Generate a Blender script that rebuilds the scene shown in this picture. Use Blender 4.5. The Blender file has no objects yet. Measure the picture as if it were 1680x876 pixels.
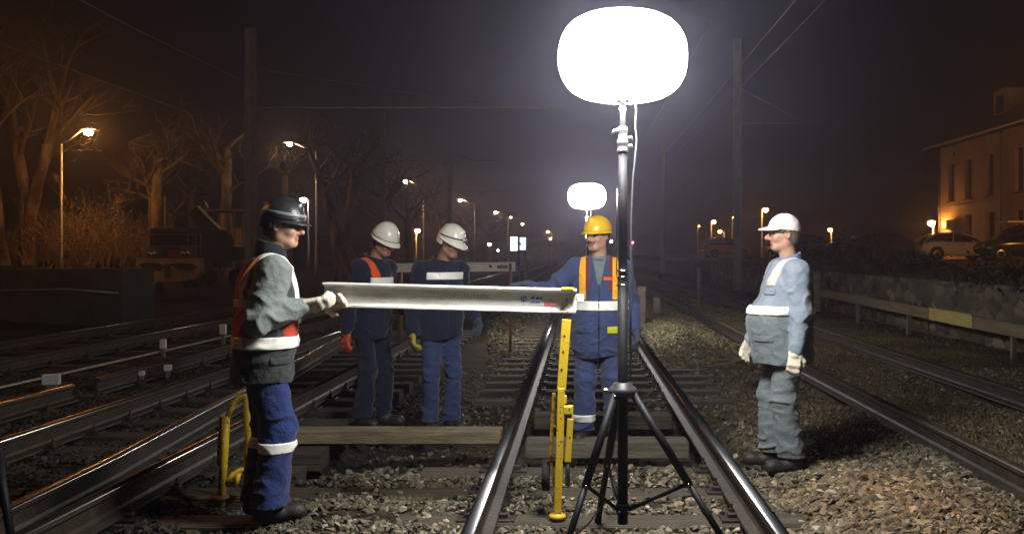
import bpy, bmesh, math, random
import numpy as np
from mathutils import Vector, Matrix

rnd = random.Random(7)
C = bpy.context.scene.collection
S = bpy.context.scene
R = math.radians

# ------------------------------------------------------------------ camera, sky, light, exposure
FPX, VX, VY, CH = 1500.0, 950.0, 416.0, 1.5      # focal length and vanishing point in photo pixels, eye height
cam = bpy.data.cameras.new('camera'); cam_o = bpy.data.objects.new('camera', cam); C.objects.link(cam_o)
cam_o.location = (0, 0, CH); cam_o.rotation_euler = (R(90), 0, 0)
cam.sensor_width = 36; cam.lens = 36 * FPX / 1680
cam.shift_x = -(VX - 840) / 1680; cam.shift_y = -(438 - VY) / 1680
cam.clip_start = 0.1; cam.clip_end = 1500
S.camera = cam_o

world = bpy.data.worlds.new('World'); S.world = world; world.use_nodes = True
wn = world.node_tree; bgn = wn.nodes['Background']
sky = wn.nodes.new('ShaderNodeTexSky'); sky.sky_type = 'NISHITA'; sky.sun_disc = False
sky.sun_elevation = R(12); sky.sun_rotation = R(200)
wn.links.new(sky.outputs[0], bgn.inputs[0]); bgn.inputs[1].default_value = 0.0001
sun = bpy.data.lights.new('moon', 'SUN'); sun.energy = 0.001; sun.angle = R(1); sun.color = (0.8, 0.88, 1)
sun_o = bpy.data.objects.new('moon', sun); C.objects.link(sun_o); sun_o.rotation_euler = (R(78), 0, R(200))
S.view_settings.view_transform = 'Standard'; S.view_settings.look = 'None'
S.view_settings.exposure = 0.0; S.view_settings.gamma = 1.0; S.view_settings.use_curve_mapping = False
BALLOON_L = 118.0          # radiance of the lit balloons
SODIUM = 0.5              # scale of the street lamps
HAZE = 0.0026

cy = S.cycles
cy.max_bounces = 6; cy.diffuse_bounces = 3; cy.glossy_bounces = 3; cy.transmission_bounces = 4
cy.volume_bounces = 0; cy.transparent_max_bounces = 6
cy.caustics_reflective = False; cy.caustics_refractive = False
cy.sample_clamp_indirect = 4.0
cy.use_denoising = True

def at(px, py, Y):
    return Vector(((px - VX) / FPX * Y, Y, CH - (py - VY) / FPX * Y))
def atx(px, Y): return (px - VX) / FPX * Y
def atz(py, Y): return CH - (py - VY) / FPX * Y

# ------------------------------------------------------------------ materials
MATS = {}
def mat(name, col, rough=0.7, metal=0.0, var=0.0, scale=6.0, bump=0.0, bscale=None, emit=None, estr=0.0,
        col2=None, attr=None, detail=5.0, stretch=None, spec=None, trans=0.0, alpha=None, thr=None, sheen=0.0):
    if name in MATS: return MATS[name]
    m = bpy.data.materials.new(name); m.use_nodes = True; MATS[name] = m
    nt = m.node_tree; b = nt.nodes['Principled BSDF']; N = nt.nodes.new; K = nt.links.new
    b.inputs['Roughness'].default_value = rough; b.inputs['Metallic'].default_value = metal
    if spec is not None: b.inputs['Specular IOR Level'].default_value = spec
    if sheen: b.inputs['Sheen Weight'].default_value = sheen
    b.inputs['Base Color'].default_value = (*col, 1)
    if trans: b.inputs['Transmission Weight'].default_value = trans
    tc = N('ShaderNodeTexCoord'); mp = N('ShaderNodeMapping'); K(tc.outputs['Object'], mp.inputs[0])
    if stretch: mp.inputs['Scale'].default_value = stretch
    if var or col2:
        nz = N('ShaderNodeTexNoise'); nz.inputs['Scale'].default_value = scale; nz.inputs['Detail'].default_value = detail
        nz.inputs['Roughness'].default_value = 0.65
        K(mp.outputs[0], nz.inputs['Vector'])
        rp = N('ShaderNodeValToRGB'); K(nz.outputs[0], rp.inputs[0])
        c2 = col2 or tuple(min(1, c * (1 + var)) for c in col); c1 = tuple(c * (1 - var) for c in col) if not col2 else col
        lo, hi = thr or (0.32, 0.68)
        rp.color_ramp.elements[0].position = lo; rp.color_ramp.elements[1].position = hi
        rp.color_ramp.elements[0].color = (*c1, 1); rp.color_ramp.elements[1].color = (*c2, 1)
        src = rp.outputs[0]
        if attr:
            at_ = N('ShaderNodeAttribute'); at_.attribute_name = attr
            mx = N('ShaderNodeMix'); mx.data_type = 'RGBA'; mx.blend_type = 'MULTIPLY'; mx.inputs[0].default_value = 1
            K(at_.outputs['Color'], mx.inputs[6]); K(src, mx.inputs[7]); src = mx.outputs[2]
        K(src, b.inputs['Base Color'])
    elif attr:
        at_ = N('ShaderNodeAttribute'); at_.attribute_name = attr; K(at_.outputs['Color'], b.inputs['Base Color'])
    if bump:
        nb = N('ShaderNodeTexNoise'); nb.inputs['Scale'].default_value = bscale or scale * 3; nb.inputs['Detail'].default_value = 6
        K(mp.outputs[0], nb.inputs['Vector'])
        bp = N('ShaderNodeBump'); bp.inputs['Strength'].default_value = bump; bp.inputs['Distance'].default_value = 0.02
        K(nb.outputs[0], bp.inputs['Height']); K(bp.outputs[0], b.inputs['Normal'])
    if emit:
        b.inputs['Emission Color'].default_value = (*emit, 1); b.inputs['Emission Strength'].default_value = estr
    return m

M_STEEL = mat('rail_steel', (0.30, 0.30, 0.32), 0.27, 1.0, var=0.2, scale=14, stretch=(1, 0.1, 1))
M_RUST = mat('rail_rust', (0.045, 0.034, 0.026), 0.6, 0.35, var=0.45, scale=9, bump=0.3)
M_SLEEPER = mat('sleeper_wood', (0.035, 0.029, 0.020), 0.85, col2=(0.10, 0.078, 0.05), scale=5, bump=0.9, bscale=14, stretch=(0.25, 4, 4))
M_DARKWOOD = mat('dark_sleeper_wood', (0.016, 0.013, 0.010), 0.85, col2=(0.05, 0.042, 0.03), scale=5, bump=0.9, bscale=14, stretch=(0.25, 4, 4))  # darker copy of the sleeper wood for the left tracks
M_PALEWOOD = mat('pale_timber', (0.10, 0.08, 0.045), 0.8, col2=(0.25, 0.205, 0.12), scale=4, bump=0.5, bscale=20, stretch=(0.5, 3, 3))
M_BLACK = mat('black_paint', (0.009, 0.009, 0.010), 0.55, 0.0, spec=0.25, var=0.5, scale=20, bump=0.1)
M_SILVER = mat('silver_alloy', (0.55, 0.56, 0.58), 0.35, 0.9, var=0.2, scale=25)
M_CHROME = mat('bare_steel', (0.62, 0.62, 0.64), 0.2, 1.0)
M_YELLOW = mat('yellow_paint', (0.70, 0.48, 0.025), 0.45, scale=34, bump=0.25, col2=(0.10, 0.06, 0.025), thr=(0.60, 0.66))
M_YELLOW2 = mat('worn_yellow_paint', (0.16, 0.08, 0.02), 0.6, col2=(0.66, 0.42, 0.03), scale=18, bump=0.3, thr=(0.40, 0.52))
M_ALU = mat('aluminium_beam', (0.46, 0.43, 0.37), 0.5, 0.05, col2=(0.84, 0.82, 0.76), scale=5, bump=0.25, stretch=(0.8, 2, 3), thr=(0.28, 0.52), detail=9.0)
M_RUBBER = mat('rubber', (0.015, 0.015, 0.015), 0.8, var=0.3)
M_BALLOON = mat('lit_balloon', (0.9, 0.9, 0.9), 0.6, emit=(1.0, 0.985, 0.94), estr=BALLOON_L)
M_STONE = mat('ballast_stone', (0.8, 0.8, 0.8), 0.8, col2=(1.2, 1.18, 1.12), attr='col', scale=30, bump=0.5, bscale=70)
M_WALLSTONE = mat('wall_stone', (0.10, 0.085, 0.06), 0.85, col2=(0.24, 0.20, 0.15), scale=2.2, bump=0.8, bscale=9)
M_MORTAR = mat('mortar', (0.10, 0.095, 0.08), 0.9, var=0.3, scale=8, bump=0.5)
M_BARK = mat('bark', (0.045, 0.034, 0.024), 0.9, col2=(0.30, 0.23, 0.15), thr=(0.42, 0.66), scale=1.4, bump=1.0, bscale=9, stretch=(1.5, 1.5, 0.5))
M_TWIG = mat('twig_bark', (0.085, 0.065, 0.042), 0.9, var=0.3)  # darker twig copy, the unlit look of the crowns is in its colour
M_LITTWIG = mat('lamplit_twig', (0.34, 0.26, 0.15), 0.9, var=0.3)  # lighter twig copy, lamplight on the thicket painted into its colour
M_LEAF = mat('autumn_leaf', (0.10, 0.06, 0.02), 0.7, col2=(0.22, 0.12, 0.035), scale=1.3)
M_GREENLEAF = mat('hedge_leaf', (0.012, 0.016, 0.006), 0.8, col2=(0.05, 0.045, 0.018), scale=1.5)
M_CONC = mat('dark_concrete', (0.018, 0.020, 0.016), 0.9, col2=(0.05, 0.05, 0.04), scale=1.5, bump=0.5, bscale=12)
M_GALV = mat('galvanised_steel', (0.30, 0.30, 0.29), 0.5, 0.6, var=0.3, scale=5)
M_MAST = mat('mast_paint', (0.16, 0.145, 0.125), 0.6, 0.1, var=0.3, scale=3, bump=0.2)
M_PLASTER = mat('ochre_render', (0.38, 0.26, 0.15), 0.9, col2=(0.55, 0.41, 0.26), scale=0.9, bump=0.6, bscale=6)
M_ROOF = mat('roof_tile', (0.06, 0.035, 0.025), 0.85, var=0.5, scale=4, bump=0.8, stretch=(1, 3, 1))
M_SHUTTER = mat('brown_shutter', (0.035, 0.028, 0.022), 0.7, var=0.3, scale=4, stretch=(1, 1, 12))
M_GLASS = mat('dark_glass', (0.01, 0.011, 0.013), 0.05, 0.0, spec=0.8)
M_WHITEP = mat('white_paint', (0.62, 0.62, 0.60), 0.5, var=0.15, scale=20)
M_ASPHALT = mat('asphalt', (0.05, 0.05, 0.05), 0.9, var=0.3, scale=6, bump=0.3)

def ground_material():
    m = bpy.data.materials.new('ballast_ground'); m.use_nodes = True
    nt = m.node_tree; b = nt.nodes['Principled BSDF']; N = nt.nodes.new; K = nt.links.new
    b.inputs['Roughness'].default_value = 0.95; b.inputs['Specular IOR Level'].default_value = 0.2
    g = N('ShaderNodeNewGeometry')
    vo = N('ShaderNodeTexVoronoi'); vo.inputs['Scale'].default_value = 21; K(g.outputs['Position'], vo.inputs['Vector'])
    vd = N('ShaderNodeTexVoronoi'); vd.inputs['Scale'].default_value = 21; vd.feature = 'DISTANCE_TO_EDGE'; K(g.outputs['Position'], vd.inputs['Vector'])
    sep = N('ShaderNodeSeparateColor'); K(vo.outputs['Color'], sep.inputs[0])
    rp = N('ShaderNodeValToRGB'); K(sep.outputs[0], rp.inputs[0])
    rp.color_ramp.elements[0].color = (0.018, 0.014, 0.009, 1); rp.color_ramp.elements[1].color = (0.095, 0.074, 0.044, 1)
    nz = N('ShaderNodeTexNoise'); nz.inputs['Scale'].default_value = 0.9; nz.inputs['Detail'].default_value = 8; K(g.outputs['Position'], nz.inputs['Vector'])
    r2 = N('ShaderNodeValToRGB'); K(nz.outputs[0], r2.inputs[0])
    r2.color_ramp.elements[0].position = 0.35; r2.color_ramp.elements[1].position = 0.7
    r2.color_ramp.elements[0].color = (0.45, 0.45, 0.42, 1); r2.color_ramp.elements[1].color = (1.25, 1.2, 1.0, 1)
    mx = N('ShaderNodeMix'); mx.data_type = 'RGBA'; mx.blend_type = 'MULTIPLY'; mx.inputs[0].default_value = 1
    K(rp.outputs[0], mx.inputs[6]); K(r2.outputs[0], mx.inputs[7]); 
    # tone across the tracks: darker left sidings, lamplight painted into the right strip
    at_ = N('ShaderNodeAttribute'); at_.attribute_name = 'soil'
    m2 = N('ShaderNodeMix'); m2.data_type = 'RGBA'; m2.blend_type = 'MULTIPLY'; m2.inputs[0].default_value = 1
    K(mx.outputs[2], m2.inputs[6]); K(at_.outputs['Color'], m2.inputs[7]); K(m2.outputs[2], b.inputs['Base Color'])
    bp = N('ShaderNodeBump'); bp.inputs['Strength'].default_value = 0.9; bp.inputs['Distance'].default_value = 0.03
    mp = N('ShaderNodeMath'); mp.operation = 'MINIMUM'; mp.inputs[1].default_value = 0.25; K(vd.outputs['Distance'], mp.inputs[0])
    K(mp.outputs[0], bp.inputs['Height']); K(bp.outputs[0], b.inputs['Normal'])
    return m
M_GROUND = ground_material()

# ------------------------------------------------------------------ mesh helpers
def fast_mesh(name, V, F, smooth=True):
    """V (n,3) array; F list of (m,k) int arrays of equal-size polygons."""
    me = bpy.data.meshes.new(name)
    V = np.asarray(V, dtype=np.float32); Fs = [np.asarray(f, dtype=np.int32) for f in F if len(f)]
    loops = np.concatenate([f.ravel() for f in Fs]); tot = np.concatenate([np.full(len(f), f.shape[1], np.int32) for f in Fs])
    st = np.concatenate([[0], np.cumsum(tot)[:-1]]).astype(np.int32)
    me.vertices.add(len(V)); me.vertices.foreach_set('co', V.ravel())
    me.loops.add(len(loops)); me.loops.foreach_set('vertex_index', loops)
    me.polygons.add(len(tot)); me.polygons.foreach_set('loop_start', st)
    me.polygons.foreach_set('use_smooth', np.full(len(tot), smooth, bool))
    me.update(calc_edges=True); me.validate()
    return me

def link(name, me, mats=None, parent=None):
    o = bpy.data.objects.new(name, me); C.objects.link(o)
    if mats:
        for m in (mats if isinstance(mats, (list, tuple)) else [mats]): me.materials.append(m)
    if parent is not None: o.parent = parent
    return o

def tag(o, label=None, cat=None, group=None, kind=None):
    if label: o['label'] = label
    if cat: o['category'] = cat
    if group: o['group'] = group
    if kind: o['kind'] = kind
    return o
def thing(name, loc, label, cat, rz=0.0, group=None):
    o = bpy.data.objects.new(name, None); C.objects.link(o); o.empty_display_size = 0.2
    o.location = loc; o.rotation_euler = (0, 0, rz)
    return tag(o, label, cat, group)
def dup(root, loc, rz=0.0, label=None, scale=None):
    r = root.copy(); C.objects.link(r); r.location = loc; r.rotation_euler = (0, 0, rz)
    if scale: r.scale = scale
    if label: r['label'] = label
    for ch in list(root.children):
        c = ch.copy(); C.objects.link(c); c.parent = r
        for g in list(ch.children):
            d = g.copy(); C.objects.link(d); d.parent = c
    return r

class MB:
    """collects shapes, then links them as one mesh object"""
    def __init__(s): s.v = []; s.f = []; s.sm = []; s.mi = []; s.cur = 0
    def _add(s, vs, fs, smooth=False):
        b = len(s.v); s.v += [tuple(v) for v in vs]
        for f in fs: s.f.append(tuple(b + i for i in f)); s.sm.append(smooth); s.mi.append(s.cur)
        return s
    def box(s, c, size, rot=None, taper=1.0, ch=0.0):
        c = Vector(c); hx, hy, hz = (d / 2 for d in size)
        M = rot if rot is not None else Matrix.Identity(3)
        if ch <= 0:
            vs = [c + M @ Vector((x * hx * (taper if z > 0 else 1), y * hy * (taper if z > 0 else 1), z * hz)) for z in (-1, 1) for y in (-1, 1) for x in (-1, 1)]
            return s._add(vs, [(0, 2, 3, 1), (4, 5, 7, 6), (0, 1, 5, 4), (2, 6, 7, 3), (0, 4, 6, 2), (1, 3, 7, 5)])
        rings = []
        k = ch
        for z, ins in ((-hz, k), (-hz + k, 0), (hz - k, 0), (hz, k)):
            x, y = hx - ins, hy - ins
            rings.append([(x - k, -y, z), (x, -y + k, z), (x, y - k, z), (x - k, y, z), (-x + k, y, z), (-x, y - k, z), (-x, -y + k, z), (-x + k, -y, z)])
        vs = [c + M @ Vector(p) for r_ in rings for p in r_]
        fs = [tuple(reversed(range(8))), tuple(range(24, 32))]
        for a in range(3):
            for i in range(8): fs.append((a * 8 + i, a * 8 + (i + 1) % 8, a * 8 + 8 + (i + 1) % 8, a * 8 + 8 + i))
        return s._add(vs, fs)
    def tube(s, a, b, ra, rb=None, n=10, cap=True):
        return s.poly([a, b], [ra, ra if rb is None else rb], n, cap)
    def poly(s, pts, rad, n=8, cap=True):
        pts = [Vector(p) for p in pts]
        if not isinstance(rad, (list, tuple)): rad = [rad] * len(pts)
        t = (pts[1] - pts[0]).normalized()
        u = t.orthogonal().normalized(); vs = []
        for i, p in enumerate(pts):
            d = (pts[min(i + 1, len(pts) - 1)] - pts[max(i - 1, 0)])
            d = d.normalized() if d.length > 1e-9 else t
            u = (u - d * u.dot(d)); u = u.normalized() if u.length > 1e-6 else d.orthogonal().normalized()
            w = d.cross(u)
            for k in range(n):
                q = 2 * math.pi * k / n
                vs.append(p + (u * math.cos(q) + w * math.sin(q)) * rad[i])
        fs = [(i * n + k, i * n + (k + 1) % n, (i + 1) * n + (k + 1) % n, (i + 1) * n + k) for i in range(len(pts) - 1) for k in range(n)]
        s._add(vs, fs, True)
        if cap:
            b = len(s.v) - len(vs)
            s.f += [tuple(b + k for k in reversed(range(n))), tuple(b + (len(pts) - 1) * n + k for k in range(n))]
            s.sm += [False, False]; s.mi += [s.cur, s.cur]
        return s
    def lathe(s, prof, c=(0, 0, 0), n=24, rot=None, smooth=True):
        c = Vector(c); M = rot if rot is not None else Matrix.Identity(3); vs = []
        for r_, z in prof:
            for k in range(n):
                q = 2 * math.pi * k / n; vs.append(c + M @ Vector((r_ * math.cos(q), r_ * math.sin(q), z)))
        fs = [(i * n + k, i * n + (k + 1) % n, (i + 1) * n + (k + 1) % n, (i + 1) * n + k) for i in range(len(prof) - 1) for k in range(n)]
        s._add(vs, fs, smooth)
        b = len(s.v) - len(vs)
        s.f += [tuple(b + k for k in reversed(range(n))), tuple(b + (len(prof) - 1) * n + k for k in range(n))]
        s.sm += [False, False]; s.mi += [s.cur, s.cur]
        return s
    def prism(s, poly, z0, z1, f=lambda x, y, z: (x, y, z)):
        n = len(poly)
        vs = [f(x, y, z0) for x, y in poly] + [f(x, y, z1) for x, y in poly]
        fs = [tuple(reversed(range(n))), tuple(range(n, 2 * n))] + [(i, (i + 1) % n, n + (i + 1) % n, n + i) for i in range(n)]
        return s._add(vs, fs)
    def ball(s, c, r_, n=10):
        rr = r_ if isinstance(r_, (tuple, list)) else (r_, r_, r_); c = Vector(c); m = max(4, n // 2); vs = []
        for i in range(1, m):
            th = math.pi * i / m
            for k in range(n):
                q = 2 * math.pi * k / n
                vs.append(c + Vector((rr[0] * math.sin(th) * math.cos(q), rr[1] * math.sin(th) * math.sin(q), -rr[2] * math.cos(th))))
        vs += [c - Vector((0, 0, rr[2])), c + Vector((0, 0, rr[2]))]; lo, hi = len(vs) - 2, len(vs) - 1
        fs = [(i * n + k, i * n + (k + 1) % n, (i + 1) * n + (k + 1) % n, (i + 1) * n + k) for i in range(m - 2) for k in range(n)]
        fs += [(lo, (k + 1) % n, k) for k in range(n)] + [((m - 2) * n + k, (m - 2) * n + (k + 1) % n, hi) for k in range(n)]
        return s._add(vs, fs, True)
    def build(s, name, mats, parent=None, bevel=0.0):
        me = bpy.data.meshes.new(name); me.from_pydata(s.v, [], s.f)
        me.polygons.foreach_set('use_smooth', s.sm); me.polygons.foreach_set('material_index', s.mi); me.update()
        bm = bmesh.new(); bm.from_mesh(me); bmesh.ops.recalc_face_normals(bm, faces=bm.faces); bm.to_mesh(me); bm.free()
        o = link(name, me, mats, parent)
        if bevel:
            md = o.modifiers.new('bevel', 'BEVEL'); md.width = bevel; md.segments = 2; md.limit_method = 'ANGLE'; md.angle_limit = R(40)
        return o

# band-limited noise: sums of random plane waves
def wave_noise(seed, n, freq, aniso=(1, 1, 1)):
    g = np.random.default_rng(seed)
    k = g.normal(size=(n, 3)); k /= np.linalg.norm(k, axis=1, keepdims=True)
    k *= freq * g.uniform(0.6, 1.5, (n, 1)); k *= np.array(aniso); ph = g.uniform(0, 6.28, n)
    def f(P):
        return np.sin(P @ k.T.astype(np.float32) + ph.astype(np.float32)).sum(1) / math.sqrt(n / 2)
    return f

# ------------------------------------------------------------------ signed-distance modelling (bodies, clothes, helmets)
def rotz(a): c, s_ = math.cos(a), math.sin(a); return np.array([[c, -s_, 0], [s_, c, 0], [0, 0, 1.0]])
def roty(a): c, s_ = math.cos(a), math.sin(a); return np.array([[c, 0, s_], [0, 1, 0], [-s_, 0, c]])
def rotx(a): c, s_ = math.cos(a), math.sin(a); return np.array([[1, 0, 0], [0, c, -s_], [0, s_, c]])
class Sdf:
    def __init__(s): s.p = []
    def cone(s, a, b, ra, rb, k=0.02, tag=0, op='u'):
        s.p.append(('c', np.array(a, float), np.array(b, float), ra, rb, k, tag, op)); return s
    def ell(s, c, r_, k=0.02, tag=0, rot=None, op='u'):
        s.p.append(('e', np.array(c, float), np.array(r_, float), np.eye(3) if rot is None else rot, None, k, tag, op)); return s
    def box(s, c, h, rd=0.01, k=0.02, tag=0, rot=None, op='u'):
        s.p.append(('b', np.array(c, float), np.array(h, float), np.eye(3) if rot is None else rot, rd, k, tag, op)); return s
    def one(s, q, P):
        if q[0] == 'c':
            a, b, ra, rb = q[1:5]; ab = b - a; L2 = float(ab @ ab) + 1e-12
            t = np.clip(((P - a) @ ab) / L2, 0, 1)
            return np.sqrt((((P - a) - t[:, None] * ab) ** 2).sum(1)) - (ra + (rb - ra) * t)
        if q[0] == 'e':
            L = (P - q[1]) @ q[3]; k0 = np.sqrt(((L / q[2]) ** 2).sum(1)); k1 = np.sqrt(((L / q[2] ** 2) ** 2).sum(1)) + 1e-9
            return np.where(k0 < 0.2, -q[2].min() * (1 - k0), k0 * (k0 - 1) / k1)
        L = np.abs((P - q[1]) @ q[3]) - (q[2] - q[4])
        return np.sqrt((np.maximum(L, 0) ** 2).sum(1)) + np.minimum(L.max(1), 0) - q[4]
    def __call__(s, P):
        d = None
        for q in s.p:
            e = s.one(q, P); k = q[5]
            if d is None: d = e; continue
            if q[7] == 'u':
                h = np.maximum(k - np.abs(d - e), 0) / k; d = np.minimum(d, e) - h * h * k / 4
            else:
                e = -e; h = np.maximum(k - np.abs(d - e), 0) / k; d = np.maximum(d, e) + h * h * k / 4
        return d
    def tags(s, P):
        best = None; t = None
        for q in s.p:
            if q[7] != 'u': continue
            e = s.one(q, P)
            if best is None: best = e.copy(); t = np.full(len(P), q[6], np.int32)
            else:
                m = e < best; best[m] = e[m]; t[m] = q[6]
        return t

def nets(f, lo, hi, h, margin=0.02):
    """naive surface nets over blocks near the surface -> verts, quads"""
    B = 8; lo = np.array(lo, float); n = (np.ceil((np.array(hi) - lo) / h / B).astype(int) + 1) * B
    nb = n // B
    g = np.stack(np.meshgrid(*[np.arange(x) for x in nb], indexing='ij'), -1).reshape(-1, 3)
    cen = (lo + (g * B + (B - 1) / 2) * h).astype(np.float32)
    dc = f(cen)
    keep = np.abs(dc) < h * B * 0.95 + margin
    V = np.repeat(np.repeat(np.repeat(np.where(dc > 0, 1, -1).reshape(nb).astype(np.float32), B, 0), B, 1), B, 2)
    off = np.stack(np.meshgrid(*[np.arange(B)] * 3, indexing='ij'), -1).reshape(-1, 3)
    kb = g[keep]
    for i in range(0, len(kb), 400):
        idx = (kb[i:i + 400, None, :] * B + off[None]).reshape(-1, 3)
        V[idx[:, 0], idx[:, 1], idx[:, 2]] = f((lo + idx * h).astype(np.float32))
    Sg = V < 0
    cnt = np.zeros(tuple(n - 1), np.int8)
    for dx in (0, 1):
        for dy in (0, 1):
            for dz in (0, 1):
                cnt += Sg[dx:n[0] - 1 + dx, dy:n[1] - 1 + dy, dz:n[2] - 1 + dz]
    ac = np.argwhere((cnt > 0) & (cnt < 8)); ids = np.full(tuple(n - 1), -1, np.int32)
    ids[ac[:, 0], ac[:, 1], ac[:, 2]] = np.arange(len(ac))
    acc = np.zeros((len(ac), 3)); num = np.zeros(len(ac))
    cor = [(0, 0, 0), (1, 0, 0), (0, 1, 0), (1, 1, 0), (0, 0, 1), (1, 0, 1), (0, 1, 1), (1, 1, 1)]
    for a in range(8):
        for ax in (1, 2, 4):
            if a & ax: continue
            b = a | ax; ca, cb = np.array(cor[a]), np.array(cor[b])
            ia, ib = ac + ca, ac + cb
            va = V[ia[:, 0], ia[:, 1], ia[:, 2]]; vb = V[ib[:, 0], ib[:, 1], ib[:, 2]]
            m = (va < 0) != (vb < 0); t = np.where(m, va / np.where(m, va - vb, 1), 0)[:, None]
            acc += np.where(m[:, None], ca + (cb - ca) * t, 0); num += m
    P = lo + (ac + acc / num[:, None]) * h
    quads = []
    for ax in range(3):
        sl0 = [slice(None)] * 3; sl1 = [slice(None)] * 3; sl0[ax] = slice(0, -1); sl1[ax] = slice(1, None)
        e = np.argwhere(Sg[tuple(sl0)] != Sg[tuple(sl1)])
        u, v = (ax + 1) % 3, (ax + 2) % 3
        e = e[(e[:, u] > 0) & (e[:, v] > 0) & (e[:, u] < n[u] - 1) & (e[:, v] < n[v] - 1)]
        if not len(e): continue
        du = np.zeros(3, int); du[u] = 1; dv = np.zeros(3, int); dv[v] = 1
        q = [ids[tuple((e - d_).T)] for d_ in (du + dv, dv, du * 0, du)]
        q = np.stack(q, 1); fl = ~Sg[tuple(e.T)]; q[fl] = q[fl][:, ::-1]
        quads.append(q[(q >= 0).all(1)])
    return P, np.concatenate(quads)

def sdf_obj(name, f, lo, hi, h, mats, parent, tagger=None, scale=1.0, smooth=True):
    P, Q = nets(f, lo, hi, h)
    me = fast_mesh(name, P * scale, [Q], smooth)
    o = link(name, me, mats, parent)
    if tagger is not None and len(me.polygons) == len(Q):
        me.polygons.foreach_set('material_index', tagger(P[Q].mean(1)).astype(np.int32)); me.update()
    return o
# ------------------------------------------------------------------ ground: one sheet out to the horizon
RAILX = dict(a=-0.53, b=0.97)          # running rails of the centre track
g_n1, g_n2 = wave_noise(101, 20, 4.5), wave_noise(102, 16, 1.1)
def sstep(x, a, b): 
    t = np.clip((x - a) / (b - a), 0, 1); return t * t * (3 - 2 * t)
def ground_h(x, y):
    P = np.stack([x, y, np.zeros_like(x)], -1).reshape(-1, 3)
    near = np.clip(1.2 - y / 40, 0.2, 1)
    h = -0.035 + (0.016 * g_n1(P).reshape(x.shape) + 0.02 * g_n2(P).reshape(x.shape)) * near
    h = h - 0.20 * sstep(x, -2.3, -1.9) * (1 - sstep(x, 1.1, 1.5)) * sstep(y, 6.45, 6.75) * (1 - sstep(y, 8.6, 9.3)) * (1 - 0.55 * np.exp(-((x - 0.2) / 0.3) ** 2 - ((y - 7.45) / 0.35) ** 2))
    h = h + 0.13 * np.exp(-((x - 1.95) / 0.5) ** 2 - ((y - 5.2) / 0.95) ** 2)
    h = h + 0.20 * np.exp(-((x - 1.75) / 0.33) ** 2 - ((y - 16.0) / 4.0) ** 2)
    h = h - 0.06 * np.exp(-((x + 2.0) / 0.3) ** 2) + 0.0
    h = h + 1.0 * sstep(x, 6.82, 6.95) + 0.18 * sstep(x, 7.2, 9.5)
    h = h + 0.35 * sstep(-x, 10.5, 16)
    return h
xs = np.concatenate([np.linspace(-120, -22, 15), np.linspace(-20, -8, 25), np.arange(-7.7, 7.7, 0.09), np.linspace(8, 22, 25), np.linspace(25, 120, 14)])
ys = np.concatenate([np.linspace(-6, 2.8, 6), np.arange(3.0, 13, 0.09), np.arange(13.2, 30, 0.3), np.linspace(31, 90, 30), np.linspace(100, 250, 10)])
X, Y = np.meshgrid(xs, ys, indexing='ij'); Z = ground_h(X, Y)
V = np.stack([X, Y, Z], -1).reshape(-1, 3); ny = len(ys); I = np.arange(len(xs) * ny).reshape(len(xs), ny)
Q = np.stack([I[:-1, :-1], I[1:, :-1], I[1:, 1:], I[:-1, 1:]], -1).reshape(-1, 4)
gme = fast_mesh('ground', V, [Q])
soil = np.ones((len(V), 4), np.float32)
ground_tone = (0.22 + 0.78 * sstep(V[:, 0], -2.4, -0.9)) * (1 + 1.5 * sstep(V[:, 0], 1.1, 1.5) * (1 - sstep(V[:, 0], 5.5, 6.5)))                       # left sidings darker; right strip lightened, lamplight put into the colour
soil[:, :3] = ground_tone[:, None] * np.array([1.0, 0.97, 0.9]); 
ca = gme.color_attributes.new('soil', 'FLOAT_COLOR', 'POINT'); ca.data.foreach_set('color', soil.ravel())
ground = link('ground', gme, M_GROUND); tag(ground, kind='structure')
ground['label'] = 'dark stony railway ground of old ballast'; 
def gz(x, y): return float(ground_h(np.array([[float(x)]]), np.array([[float(y)]]))[0, 0])

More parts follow.
